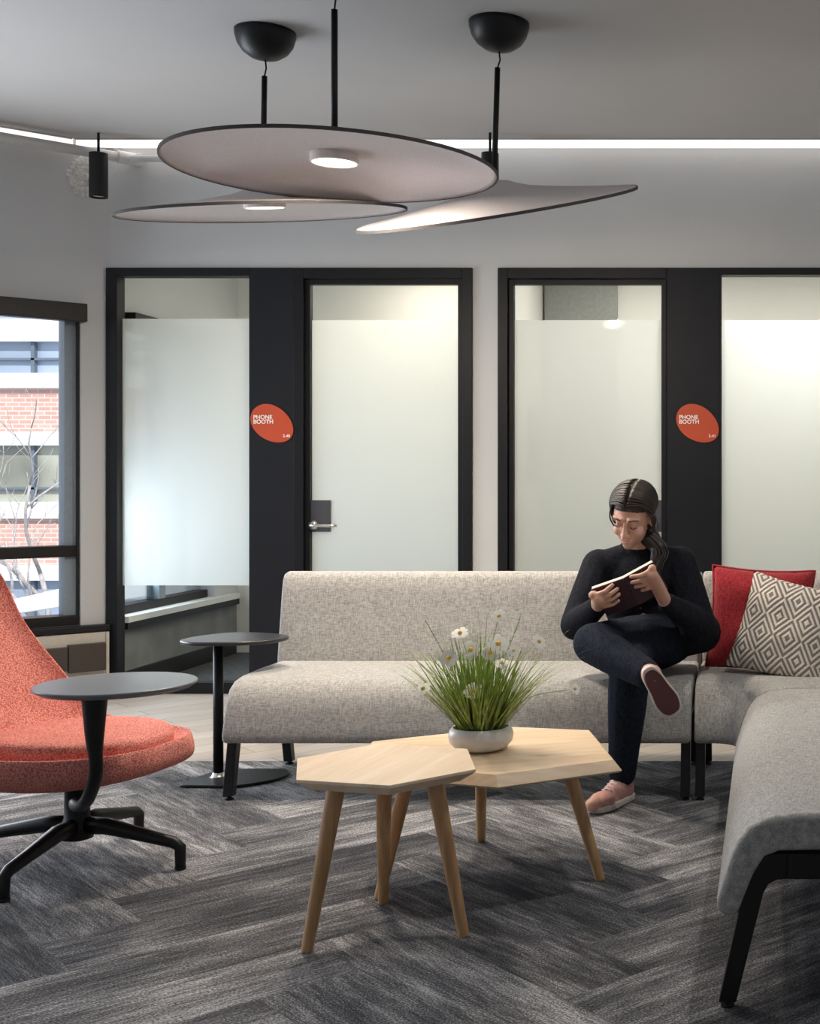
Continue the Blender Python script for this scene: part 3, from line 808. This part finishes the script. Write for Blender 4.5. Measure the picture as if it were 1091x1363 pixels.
# ------------------------------------------------------------------ coffee tables
def poly_table(name, label, zt, th, top_px, feet_px, mat, overhang, under, leg_top_r, leg_bot_r, group):
    """many-sided top; feet are floor points"""
    pts = [at(px, py, (EYE-zt)*F/(py-CY)) for px, py in top_px]
    c = Vector((sum(p.x for p in pts)/len(pts), sum(p.y for p in pts)/len(pts), 0))
    t = thing(name, label, 'coffee table', c, 0, group)
    def inset(k): return [c+(p-c).normalized()*((Vector((p.x,p.y,0))-c).length-k)/1 if False else Vector((c.x,c.y,0))+(Vector((p.x-c.x,p.y-c.y,0))).normalized()*(Vector((p.x-c.x,p.y-c.y,0)).length-k) for p in pts]
    b = MB()
    if under: rows = [(0, zt), (0, zt-.008), (.045, zt-th)]
    else: rows = [(.03, zt), (.0, zt-th+.006), (.008, zt-th)]
    vr = []
    for k, z in rows:
        vr.append([b.bm.verts.new((p.x-c.x, p.y-c.y, z)) for p in inset(k)])
    n = len(pts); b.bm.faces.new(vr[0]); b.bm.faces.new(vr[-1][::-1])
    for i in range(len(vr)-1):
        for j in range(n): b.bm.faces.new((vr[i][j], vr[i][(j+1)%n], vr[i+1][(j+1)%n], vr[i+1][j]))
    b.build('tabletop', mat, t, bevel=.0015, seg=2, angle=10)
    for (fx, fy), (tx, ty) in feet_px:
        f = fl(fx, fy)-c; Yt = (EYE-(zt-th))*F/(ty-CY)
        q = f.lerp(Vector((0,0,0)), 1-overhang); q = Vector((f.x*overhang, f.y*overhang, zt-th))
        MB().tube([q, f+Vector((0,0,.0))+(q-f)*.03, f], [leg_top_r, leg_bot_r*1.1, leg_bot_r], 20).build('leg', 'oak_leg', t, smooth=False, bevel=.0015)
    return t
tb1 = poly_table('coffee_table', 'taller small six-sided oak coffee table, nearest, with three splayed legs', .455, .034,
    [(395.5,1009.3),(506,989),(622,996.6),(633,1023.6),(518,1045.4),(394,1037.8)],
    [((408,1267),(455,1056)),((617,1246),(575,1056)),((510,1202),(510,1056))], 'oak', .62, True, .0235, .0135, 'oak coffee tables')
tb2 = poly_table('coffee_table', 'lower large oak coffee table carrying the flower bowl', .385, .036,
    [(682,965),(793,970),(828,1012),(662,1034),(540,1024),(478,997),(485,986)],
    [((640,1119),(640,1045)),((799,1172),(770,1030)),((504,1197),(540,1050))], 'oak_b', .72, False, .023, .0135, 'oak coffee tables')

# ------------------------------------------------------------------ bowl of grass and daisies
PY, PX = 3.88, wx(640, 3.88); ZT = .385
pl = thing('potted_grass', 'white bowl of green grass with white daisies on the large oak table', 'plant', (PX, PY, ZT))
bowl = MB().lathe([(.004,.001),(.058,.001),(.078,.010),(.094,.028),(.0975,.045),(.094,.060),(.086,.071),(.082,.072),(.080,.068),(.084,.055),(.082,.05),(.004,.05)], 48).build('bowl', 'ceramic', pl, smooth=True)
MB().lathe([(.002,.058),(.04,.060),(.082,.055)], 32).build('soil', 'soil', pl, smooth=True)
rnd = random.Random(4)
def blade(b, p0, d, ln, w, droop, seg=7):
    d = d.normalized(); side = d.cross(Vector((0,0,1))); side = side.normalized() if side.length > .05 else Vector((1,0,0))
    side = (Matrix.Rotation(rnd.uniform(-.8,.8), 3, 'Z') @ side)
    p = Vector(p0); vel = d.copy(); prev = None
    for k in range(seg+1):
        u = k/seg; ww = w*(1-u**2.2)*(.7+.3*min(1,u*4))+.0003
        a, c = b.bm.verts.new(p-side*ww), b.bm.verts.new(p+side*ww)
        if prev: b.bm.faces.new((prev[0], prev[1], c, a))
        prev = (a, c)
        vel = (vel+Vector((0,0,-droop*u*1.6/seg*3))).normalized(); p = p+vel*ln/seg
g = MB()
for k in range(430):
    a = rnd.uniform(0, 2*PI); r = .062*math.sqrt(rnd.random()); p0 = (r*math.cos(a), r*math.sin(a), .055)
    lean = rnd.uniform(.05, 1.0)*(r/.062*.8+.35); a2 = a+rnd.uniform(-.5,.5)
    d = Vector((math.cos(a2)*lean, math.sin(a2)*lean*.8, 1))
    blade(g, p0, d, rnd.uniform(.17,.31), rnd.uniform(.0018,.0038), rnd.uniform(.02,.26))
for k in range(80):      # thin arching outliers
    a = rnd.choice((0, PI))+rnd.uniform(-.9,.9); p0 = (.05*math.cos(a), .05*math.sin(a), .055)
    blade(g, p0, Vector((math.cos(a)*rnd.uniform(.5,.9), math.sin(a)*.6, 1)), rnd.uniform(.26,.40), .0013, rnd.uniform(.25,.60), 10)
for k in range(14):
    a = rnd.uniform(0, 2*PI); blade(g, (.02*math.cos(a), .02*math.sin(a), .055), Vector((rnd.uniform(-.12,.22), rnd.uniform(-.1,.1), 1)), rnd.uniform(.3,.37), .0011, .02)
fo = g.build('foliage', 'grass', pl); fo['kind'] = 'stuff'
# pale feathery sprigs
for (px, py) in ((566, 826), (692, 822), (578, 880)):
    tip = at(px, py, PY)-Vector((PX, PY, ZT)); b = MB(); base = Vector((tip.x*.15, 0, .06)); 
    axis = catmull([base, base.lerp(tip, .5)+Vector((0,0,.03)), tip], 24); b.tube(axis, .0011, 5)
    for k in range(10, 25):
        for s in range(4):
            p = axis[k]; q = p+Vector((rnd.uniform(-1,1), rnd.uniform(-1,1), rnd.uniform(-.2,1))).normalized()*.011*(1.15-k/30); b.tube([p, q], [.0016, .0006], 4)
    b.build('sprig', 'sprig', pl)
flowers = [(612,843,14),(626,865,16),(597,876,15),(663,857,17),(652,869,14),(664,820,12),(717,854,13),(563,917,14),(629,920,15),(765,917,10),(668,883,11),(683,866,9)]
for k, (px, py, sz) in enumerate(flowers):
    c = at(px, py, PY-.10+.06*rnd.random())-Vector((PX, PY, ZT)); R = sz*.82/(F/PY)
    face = Vector((c.x*2.2+rnd.uniform(-.3,.3), -.8+rnd.uniform(-.3,.3), .75+rnd.uniform(-.3,.3))).normalized()
    if px in (717, 765): face = Vector((.7, -.6, .55)).normalized()
    u = face.cross(Vector((0,0,1))).normalized(); v = u.cross(face)
    b = MB()
    for q in range(8):
        a = 2*PI*q/8+rnd.uniform(-.12,.12); d = u*math.cos(a)+v*math.sin(a); s = face.cross(d)
        L_ = R*rnd.uniform(.88,1.08); pr_ = [(.12,.10),(.45,.26),(.8,.30),(1.0,.16)]
        lo = [b.bm.verts.new(c+d*L_*x-s*L_*w+face*(.10*x*(1-x)*R*2)) for x, w in pr_]; hi = [b.bm.verts.new(c+d*L_*x+s*L_*w+face*(.10*x*(1-x)*R*2)) for x, w in pr_]
        for i in range(3): b.bm.faces.new((lo[i], lo[i+1], hi[i+1], hi[i]))
    fobj = b.build('flower', 'petal', pl, solid=.0006)
    MB().ball(c+face*.001, (R*.26,)*3, 10, 7).build('flower_centre', 'pollen', fobj, smooth=True)
    base = Vector((c.x*.2, c.y*.2+rnd.uniform(-.02,.02), .055)); mid = base.lerp(c, .55)+Vector((-c.x*.15, 0, .03))
    MB().tube(catmull([base, mid, c-face*.003], 12), .0011, 5).build('stem', 'sprig', fobj)

# ------------------------------------------------------------------ black side table by the sofa
sx_, sy_ = wx(290.5, 5.14), 5.14
st = thing('side_table', 'black side table with round-cornered top at the left end of the sofa', 'side table', (sx_, sy_, 0))
def blob_outline(pts, r, z, n=6):
    """polygon with rounded corners"""
    out = []; m = len(pts)
    for i in range(m):
        p, a, c = Vector(pts[i]), Vector(pts[i-1]), Vector(pts[(i+1)%m])
        da, dc = (a-p).normalized(), (c-p).normalized(); k = min(r, (a-p).length*.45, (c-p).length*.45)
        s, e = p+da*k, p+dc*k
        for j in range(n+1):
            u = j/n; q = s*(1-u)**2+p*2*u*(1-u)+e*u*u; out.append((q.x, q.y, z))
    return out
ks = 5.14/F
top = [(-42*ks,-.09),(-36*ks,.06),(-5*ks,.19),(48*ks,.16),(90*ks,.07),(88*ks,-.06),(52*ks,-.155),(-14*ks,-.165)]
MB().prism(blob_outline(top, .09, .556), (0,0,.016)).build('tabletop', 'laminate', st, bevel=.006, angle=50)
base = [(-37*ks,-.14),(-20*ks,.12),(20*ks,.155),(72*ks,.15),(88*ks,.07),(80*ks,-.05),(46*ks,-.15)]
MB().prism(blob_outline(base, .05, .0), (0,0,.012)).build('base_plate', 'metal_black', st, bevel=.004, angle=50)
MB().tube([(0,0,.010),(0,0,.556)], .0195, 20).build('post', 'metal_black', st, smooth=True)
MB().lathe([(.034,.012),(.026,.016),(.021,.03)], 20).build('collar', 'steel', st, smooth=True)

# ------------------------------------------------------------------ coral swivel chair with tablet arm
CH = Vector((-2.158, 4.0, 0)); YAW = math.radians(-9)
ch = thing('swivel_chair', 'coral fabric swivel lounge chair with black four-star base and tablet arm', 'chair', CH, YAW)
ns, nt_ = 40, 20
SHELL_OFF = -1
cen = catmull([(.305,.392,0),(.24,.366,0),(.08,.335,0),(-.12,.335,0),(-.268,.39,0),(-.36,.52,0),(-.455,.70,0),(-.515,.88,0),(-.545,1.05,0)], ns)
wid = catmull([(.10,0,0),(.225,0,0),(.295,0,0),(.32,0,0),(.325,0,0),(.315,0,0),(.28,0,0),(.235,0,0),(.12,0,0)], ns)
lif = catmull([(.0,0,0),(.030,0,0),(.062,0,0),(.075,0,0),(.10,0,0),(.08,0,0),(.055,0,0),(.055,0,0),(.03,0,0)], ns)
rows = []
for i in range(ns+1):
    tg = (cen[min(i+1,ns)]-cen[max(i-1,0)]).normalized()
    nm = Vector((-tg.y, tg.x, 0)) if Vector((-tg.y, tg.x, 0)).dot(Vector((.6, 1, 0))) > 0 else Vector((tg.y, -tg.x, 0))
    u_ = i/ns
    T = .068 if u_ < .45 else .068-.036*min(1, (u_-.45)/.3)
    T *= math.sqrt(max(0, 1-max(0, 1-u_/.09)**2)) if u_ < .09 else (math.sqrt(max(0, 1-max(0, 1-(1-u_)/.05)**2)) if u_ > .95 else 1)
    T = max(T, .004); r = []
    for j in range(nt_+1):
        u = -1+2*j/nt_; y = math.sin(u*PI/2*.92)/math.sin(PI/2*.92)*wid[i].x; k = lif[i].x*abs(u)**2.4
        q = cen[i]+nm*k; r.append((q.x, y, q.y))
    for j in range(nt_, -1, -1):
        u = -1+2*j/nt_; y = math.sin(u*PI/2*.92)/math.sin(PI/2*.92)*(wid[i].x+.006); k = lif[i].x*abs(u)**2.4
        q = cen[i]+nm*(k-.004-T*(1-abs(u)**5*.72)); r.append((q.x, y, q.y))
    rows.append(r)
MB().grid(rows, closed_v=True, cap=True).build('shell', 'coral', ch, smooth=True, sub=1)
# seat pad
def pad():
    b = MB(); seg = 56; rows = []
    for (k, dz) in ((.30,.046),(.7,.046),(.92,.044),(.985,.036),(1.0,.024),(1.0,.004),(.99,-.02),(.93,-.03)):
        r = []
        for i in range(seg):
            a = 2*PI*i/seg; ca, sa = math.cos(a), math.sin(a); e = 2/2.3
            x = .015+.262*math.copysign(abs(ca)**e, ca)*k; y = .250*math.copysign(abs(sa)**e, sa)*k*(1-.12*max(0,ca)**2)
            z = .370+dz+.02*max(0, -x-.05)+.012*(abs(y)/.26)**2
            r.append((x, y, z))
        rows.append(r)
    b.grid(rows, closed_v=True, cap=True); return b
pad().build('seat_pad', 'coral', ch, smooth=True)
# base
MB().lathe([(.030,.08),(.046,.085),(.047,.13),(.037,.15),(.035,.29),(.06,.31)], 28).build('column', 'metal_black', ch, smooth=True)
b = MB(); b.lathe([(.02,.31),(.14,.312),(.15,.322),(.02,.33)], 28); b.build('seat_plate', 'metal_black', ch, smooth=True)
feet = [Vector((-1.815,3.955,0)), Vector((-2.137,4.35,0)), Vector((-2.179,3.651,0)), Vector((-2.50,4.05,0))]
for f in feet:
    d = Matrix.Rotation(-YAW, 3, 'Z') @ (f-CH)
    dn = d.normalized()
    path = [dn*.02+Vector((0,0,.125)), dn*.10+Vector((0,0,.125)), d*.7+Vector((0,0,.098)), d*.94+Vector((0,0,.082)), d+Vector((0,0,.068)), d+Vector((0,0,.03)), d+Vector((0,0,.006))]
    lg = MB().tube(path, [.028,.026,.020,.018,.0175,.016,.0155], 14).build('leg', 'metal_black', ch, smooth=True)
    MB().lathe([(.015,0),(.0165,.002),(.0165,.010),(.012,.012)], 16, d).build('foot_glide', 'rubber', lg)
# tablet arm
def lc(p): return Matrix.Rotation(-YAW, 3, 'Z') @ (Vector(p)-CH)
TY = 3.62; TX = wx(126, TY); TZ = wz(911, TY)
arm = catmull([lc((-2.150,3.975,.200)), lc((-2.10,3.89,.212)), lc((-2.034,3.80,.238)), lc((-1.960,3.695,.288)), lc((TX-.002,TY+.01,.37)), lc((TX,TY,.47)), lc((TX,TY,TZ-.02))], 36)
rad = [.019]*6+[.0185]*22+[.0195+.0022*k for k in range(9)]
MB().tube(arm, rad[:37], 16).build('tablet_arm', 'metal_black', ch, smooth=True)
tc = lc((wx(150, TY-.0), TY+.02, TZ))
MB().lathe([(.01,-.016),(.195,-.016),(.211,-.006),(.2125,0),(.209,.002),(.01,.002)], 72, tc).build('tablet', 'tablet', ch, bevel=.002)

# ------------------------------------------------------------------ the seated person
pe = thing('person', 'seated person in dark sweater and navy trousers, legs crossed, looking down at a notebook', 'person', (-.48, 5.1, .44))
PO = Vector((-.48, 5.1, .44))
def rel(p): return Vector(p)-PO
hipR, hipL = Vector((-.57,5.11,.565)), Vector((-.40,5.11,.57))
kneeR, ankR = Vector((-.505,4.665,.50)), Vector((-.545,4.775,.10))
kneeL, ankL = Vector((-.640,4.685,.605)), Vector((-.405,4.47,.515))
pel, waist, chest = Vector((-.485,5.13,.58)), Vector((-.495,5.15,.70)), Vector((-.51,5.10,.82))
shR, shL = Vector((-.668,5.055,.862)), Vector((-.352,5.085,.872))
elR, elL = Vector((-.742,4.93,.645)), Vector((-.262,4.97,.645))
wrR, wrL = Vector((-.632,4.765,.735)), Vector((-.385,4.80,.745))
neck, headc = Vector((-.51,5.055,.945)), Vector((-.525,4.965,1.065))
fwd = Vector((-.22,-.84,-.50)).normalized(); rt = fwd.cross(Vector((0,0,1))).normalized(); up = rt.cross(fwd)
# small sideways tilt of the head
Hm = Matrix((rt, fwd, up)).transposed() @ Matrix.Rotation(math.radians(-8), 3, 'Y')
def hp(x, y, z): return rel(headc + Hm @ Vector((x, y, z)))
body = MB()
body.ball(hp(0,-.012,.022), (.074,.094,.096), 24, 16, Hm); body.ball(hp(0,.022,-.045), (.058,.066,.068), 20, 14, Hm)
body.ball(hp(0,.066,-.088), .024, 12, 8); body.capsule(hp(0,.088,.014), .009, hp(0,.108,-.028), .0125)
for s in (-1, 1):
    body.ball(hp(s*.012,.098,-.030), .009, 10, 7); body.ball(hp(s*.075,-.01,-.012), (.010,.020,.031), 12, 9, Hm)
    body.capsule(hp(s*.014,.088,.032), .009, hp(s*.048,.070,.030), .008); body.ball(hp(s*.038,.056,-.034), .024, 12, 8); body.ball(hp(s*.031,.079,.008), .0125, 12, 8)
body.capsule(hp(-.018,.086,-.060), .0075, hp(.018,.086,-.060), .0075)
body.capsule(hp(-.016,.083,-.069), .0075, hp(.016,.083,-.069), .0075)
body.chain([(hp(0,-.03,-.06), .052), (rel(neck), .056), (rel(chest+Vector((0,.02,.06))), .07)])
body.chain([(rel(chest), .12), (rel(waist), .115), (rel(pel), .125)])
for sh, el, wr in ((shR, elR, wrR), (shL, elL, wrL)):
    body.chain([(rel(chest+(sh-chest)*.5+Vector((0,0,.02))), .06), (rel(sh), .052), (rel(el), .038), (rel(wr), .026)])
for hpv, kn, an in ((hipR, kneeR, ankR), (hipL, kneeL, ankL)):
    body.chain([(rel(hpv), .085), (rel(kn), .056), (rel(kn.lerp(an,.35)), .052), (rel(an), .034)])
# notebook plane (held in both hands)
BC = Vector((-.505,4.70,.795)); e1 = Vector((.90,.02,.40)).normalized(); nn = Vector((-.25,.72,.60)); nn = (nn-e1*nn.dot(e1)).normalized(); e2 = nn.cross(e1).normalized()
if e2.y < 0: pass
Bm = Matrix((e1, e2, nn)).transposed()
def bp(x, y, z): return BC + Bm @ Vector((x, y, z))
def hand(wr, xside, s):
    """fingers under the notebook, thumb on top; xside = grip position along the notebook"""
    pc = bp(xside, -.055, -.026)
    kn0 = [bp(xside+s*(.0-.004), -.072+.021*i, -.022) for i in range(4)]
    body.chain([(rel(wr), .026), (rel(wr.lerp(pc,.6)), .027), (rel(pc), .024)])
    for i, k0 in enumerate(kn0):
        ln = (.062, .07, .066, .052)[i]
        body.capsule(rel(pc), .018, rel(k0), .012)
        m1 = k0+Bm @ Vector((-s*ln*.55, .004*(i-1.5), -.006)); m2 = m1+Bm @ Vector((-s*ln*.5, .003*(i-1.5), .010))
        body.chain([(rel(k0), .0105), (rel(m1), .0092), (rel(m2), .0082)])
    tb = pc+Bm @ Vector((s*.012, -.02, .01)); t1 = bp(xside+s*.004, -.045, .018); t2 = bp(xside-s*.035, -.028, .021)
    body.chain([(rel(tb), .016), (rel(t1), .012), (rel(t2), .0095)])
hand(wrR, -.112, -1); hand(wrL, .100, 1)
# feet inside shoes
toeR = Vector((-.632,4.60,.035)); heelR = Vector((-.535,4.80,.04))
body.chain([(rel(ankR), .034), (rel(heelR.lerp(toeR,.35)), .034), (rel(toeR), .026)])
nS = Vector((.30,-.93,-.20)).normalized(); dF = Vector((.44,.28,-.80)); dF = (dF-nS*dF.dot(nS)).normalized()
FLen = .185
heelL = ankL + nS*.045 - dF*.045
toeL = heelL + dF*FLen
body.chain([(rel(ankL), .034), (rel(ankL+nS*.02+dF*.06), .03), (rel(toeL-nS*.035-dF*.05), .024)])
body.fused('body', 'skin', pe, .0042, 5)

sw = MB()
sw.ball(rel(pel+Vector((0,-.01,-.01))), (.175,.135,.11), 24, 14); sw.ball(rel(waist), (.165,.125,.14), 24, 14); sw.ball(rel(chest), (.172,.122,.13), 24, 14); sw.ball(rel(chest+Vector((0,-.045,-.03))), (.13,.085,.09), 20, 12)
sw.capsule(rel(shR), .064, rel(shL), .064); sw.capsule(rel(shR), .058, rel(neck+Vector((-.02,.01,-.03))), .05); sw.capsule(rel(shL), .058, rel(neck+Vector((.02,.01,-.03))), .05); sw.capsule(rel(chest+Vector((-.02,.0,.05))), .10, rel(neck+Vector((0,.01,-.02))), .066)
for sh, el, wr in ((shR, elR, wrR), (shL, elL, wrL)):
    sw.chain([(rel(sh), .070), (rel(sh.lerp(el,.5)), .066), (rel(el), .060), (rel(el.lerp(wr,.5)), .050), (rel(el.lerp(wr,.93)), .040)])
sw.capsule(rel(elL), .062, rel(Vector((-.27,5.08,.60))), .085); sw.capsule(rel(Vector((-.27,5.08,.60))), .085, rel(pel), .12)
sw.fused('sweater', 'sweater', pe, .007, 6)
tr = MB()
tr.ball(rel(pel+Vector((0,-.01,-.025))), (.18,.145,.115), 24, 14)
for hpv, kn, an, end in ((hipR, kneeR, ankR, .97), (hipL, kneeL, ankL, .90)):
    tr.chain([(rel(hpv), .108), (rel(hpv.lerp(kn,.5)), .098), (rel(kn), .076), (rel(kn.lerp(an,.35)), .072), (rel(kn.lerp(an,.7)), .060), (rel(kn.lerp(an,end)), .053)])
tr.fused('trousers', 'trousers', pe, .007, 6)
hr = MB()
hr.ball(hp(0,-.024,.058), (.079,.098,.070), 24, 16, Hm); hr.ball(hp(0,-.045,.026), (.081,.080,.090), 24, 16, Hm)
hr.chain([(hp(0,-.10,.0), .058), (hp(0,-.085,-.09), .052), (rel(neck+Vector((.05,.03,.0))), .045)])
hr.ball(hp(0,-.060,-.045), (.078,.055,.075), 20, 12, Hm)
hr.chain([(hp(.070,-.05,-.05), .034), (rel(Vector((-.425,4.995,.94))), .032), (rel(Vector((-.432,4.955,.87))), .028), (rel(Vector((-.455,4.945,.80))), .012)])
hair = hr.fused('hair', 'hair', pe, .005, 4)
lk = MB(); lk.bm.from_mesh(hair.data); rl = random.Random(8)
def scalp(th, v):      # th: 0 at the parting, 1 at the ear; v: front -> back
    a = th*PI*.70; c0 = Vector((0, -.020, .048))
    return lambda s: hp(s*(.087+.004*rl.random())*math.sin(a)*math.sqrt(max(.12, 1-v*v*.86)), c0.y+(.104*v)*math.sqrt(max(.05, 1-.30*th*th)), c0.z+.084*math.cos(a)*math.sqrt(max(.02, 1-v*v*.92)))
for k in range(190):
    sd = rl.choice((-1, 1)); v0 = rl.uniform(-.80, .97); pts = []
    for j in range(7):
        th = .04+.96*j/6*rl.uniform(.97, 1.03); v = v0-(v0+.45)*.55*(j/6)**1.6
        pts.append(scalp(th, v)(sd))
    lk.tube(catmull(pts, 14), [.0022+.0022*math.sin(PI*(i+.6)/16) for i in range(15)], 6)
for k in range(26):      # loose length over the shoulder
    o = Vector((rl.uniform(-.022,.022), rl.uniform(-.02,.012), 0))
    pts = [hp(.072+rl.uniform(-.012,.012), -.04+rl.uniform(-.03,.03), -.02), rel(Vector((-.425,4.98,.945))+o*1.2), rel(Vector((-.432,4.94,.875))+o*1.1), rel(Vector((-.455,4.935,.80))+o*.8+Vector((0,0,rl.uniform(-.03,.02))))]
    lk.tube(catmull(pts, 12), [.005-.0003*i for i in range(13)], 6)
for k in range(26):      # wisps in front of the ears
    sd = rl.choice((-1, 1)); d = rl.uniform(-.006,.006)
    lk.tube(catmull([hp(sd*.060,.045+d,.075), hp(sd*.080,.020+d*2,.03), hp(sd*.086,.0+d*4,-.02), hp(sd*.072,-.025+d*3,-.085)], 10), [.0035-.00025*i for i in range(11)], 5)
lk.bm.to_mesh(hair.data); lk.bm.free()
for p in hair.data.polygons: p.use_smooth = True
for s in (-1, 1):
    MB().tube(catmull([hp(s*.019,.0905,.004), hp(s*.031,.0925,.0005), hp(s*.044,.086,.004)], 8), .0018, 6).build('eyelash', 'hair', pe, smooth=True)
    MB().tube(catmull([hp(s*.016,.0975,.034), hp(s*.034,.0935,.038), hp(s*.052,.079,.032)], 8), [.002,.0028,.003,.003,.003,.0028,.0025,.002,.0012], 6).build('eyebrow', 'hair', pe, smooth=True)
MB().tube(catmull([hp(-.022,.0905,-.0645), hp(0,.0965,-.0645), hp(.022,.0905,-.0645)], 8), [.001,.003,.0035,.0035,.003,.0035,.0035,.003,.001], 8).build('lips', 'shoe', pe, smooth=True)
# shoes
def shoe(heel, d, upv, length, label):
    side = d.cross(upv).normalized()
    mat = Matrix((side, d, upv)).transposed()
    q = lambda x, y, z: rel(heel + mat @ Vector((x, y, z)))
    b = MB(); L_ = length
    b.ball(q(0, .04, .045), (.036,.045,.05), 16, 10, mat); b.ball(q(0, .10, .045), (.038,.07,.04), 16, 10, mat); b.ball(q(0, L_-.065, .034), (.044,.062,.032), 16, 10, mat)
    b.capsule(q(0,.045,.06), .040, q(0,.05,.085), .040)
    s = b.fused('shoe', 'shoe', pe, .005, 4); s['label'] = label
    def outline(k, z):
        o = []
        for i in range(28):
            a = 2*PI*i/28; y = L_/2-(L_/2)*math.cos(a); wv = (.034+.012*min(1, y/(L_*.7)))*k*abs(math.sin(a))**.6*math.copysign(1, math.sin(a)); wv -= .006*math.exp(-((y-L_*.45)/.04)**2)*math.copysign(1, math.sin(a))
            o.append(q(wv, L_/2+(y-L_/2)*k-.008, z))
        return o
    MB().prism(outline(1.06, .0), mat @ Vector((0,0,.022))).build('sole', 'shoesole', s, bevel=.004, angle=60)
    MB().prism(outline(.93, -.004), mat @ Vector((0,0,.005))).build('tread', 'tread', s)
    lb = MB()
    for i in range(5):
        y = L_*.40+.018*i; z = .092-.007*i
        lb.tube([q(-.022,y,z-.010), q(0,y+.004,z), q(.022,y,z-.010)], .0032, 6)
    lb.build('laces', 'lace', s, smooth=True)
dR = (Vector((toeR.x, toeR.y, 0))-Vector((heelR.x, heelR.y, 0))).normalized()
shoe(Vector((heelR.x, heelR.y, .004))-dR*.03, dR, Vector((0,0,1)), .25, 'pink sneaker standing on the floor')
shoe(heelL+nS*.012-dF*.005, dF, -nS, .20, 'raised pink sneaker showing its maroon sole')

# notebook
nb = thing('notebook', 'open cream-paged notebook with dark cover held by the seated person', 'notebook', BC)
nb.rotation_euler = Bm.to_euler()
for s in (-1, 1):
    rot = Matrix.Rotation(s*math.radians(-7), 4, 'Y')
    x0, x1 = (0, .125) if s > 0 else (-.125, 0)
    MB().box(x0, x1, -.078, .078, -.006, -.002).xform(rot).build('cover', 'bookcover', nb, bevel=.001)
    MB().box(x0*.97, x1*.97, -.075, .075, -.002, .012).xform(rot).build('pages', 'paper', nb, bevel=.001)

# ------------------------------------------------------------------ light
w = bpy.data.worlds.new('sky'); S.world = w; w.use_nodes = True
nt = w.node_tree; bg = nt.nodes['Background']
tcw = nt.nodes.new('ShaderNodeTexCoord'); sp = nt.nodes.new('ShaderNodeSeparateXYZ'); L(nt, tcw.outputs['Generated'], sp.inputs[0])
rw = ramp(nt, [(.0, (.55,.56,.58)), (.5, (.80,.86,.95)), (1, (.62,.76,1.0))])
mrw = nt.nodes.new('ShaderNodeMapRange'); mrw.inputs[1].default_value = -1; mrw.inputs[2].default_value = 1
L(nt, sp.outputs[2], mrw.inputs[0]); L(nt, mrw.outputs[0], rw.inputs['Fac']); L(nt, rw.outputs['Color'], bg.inputs['Color'])
bg.inputs['Strength'].default_value = 1.4
sun = bpy.data.lights.new('sun', 'SUN'); sun.energy = 4.2; sun.angle = .02; sun.color = (1,.95,.88)
so = bpy.data.objects.new('sun', sun); COL.objects.link(so); so.rotation_euler = Vector((-.35,.72,-.60)).to_track_quat('-Z','Y').to_euler()
# daylight through the window bays beyond the frame's edge
for (a, e, pw) in ((.75, 3.3, 115), (3.45, 4.95, 75)):
    d = (a+e)/2; v = Matrix.Rotation(math.radians(-135), 3, 'Z') @ Vector((d, -.03, 0))
    area('window_daylight', (XC+v.x, YW+v.y, 1.32), (PI/2, 0, math.radians(225)), e-a, 1.6, pw, (.86,.93,1.0))
# daylight in the booth window
area('booth_daylight', (XC-.07, 7.80, .86), (PI/2, 0, math.radians(-90)), .8, .62, 15, (.78,.89,1.0))
S.view_settings.view_transform = 'Standard'; S.view_settings.look = 'None'; S.view_settings.gamma = 1; S.view_settings.exposure = 0
S.view_settings.use_curve_mapping = False
S.cycles.max_bounces = 8; S.cycles.transparent_max_bounces = 16; S.cycles.diffuse_bounces = 4
S.cycles.sample_clamp_indirect = 4; S.cycles.caustics_reflective = False; S.cycles.caustics_refractive = False
S.cycles.use_denoising = True
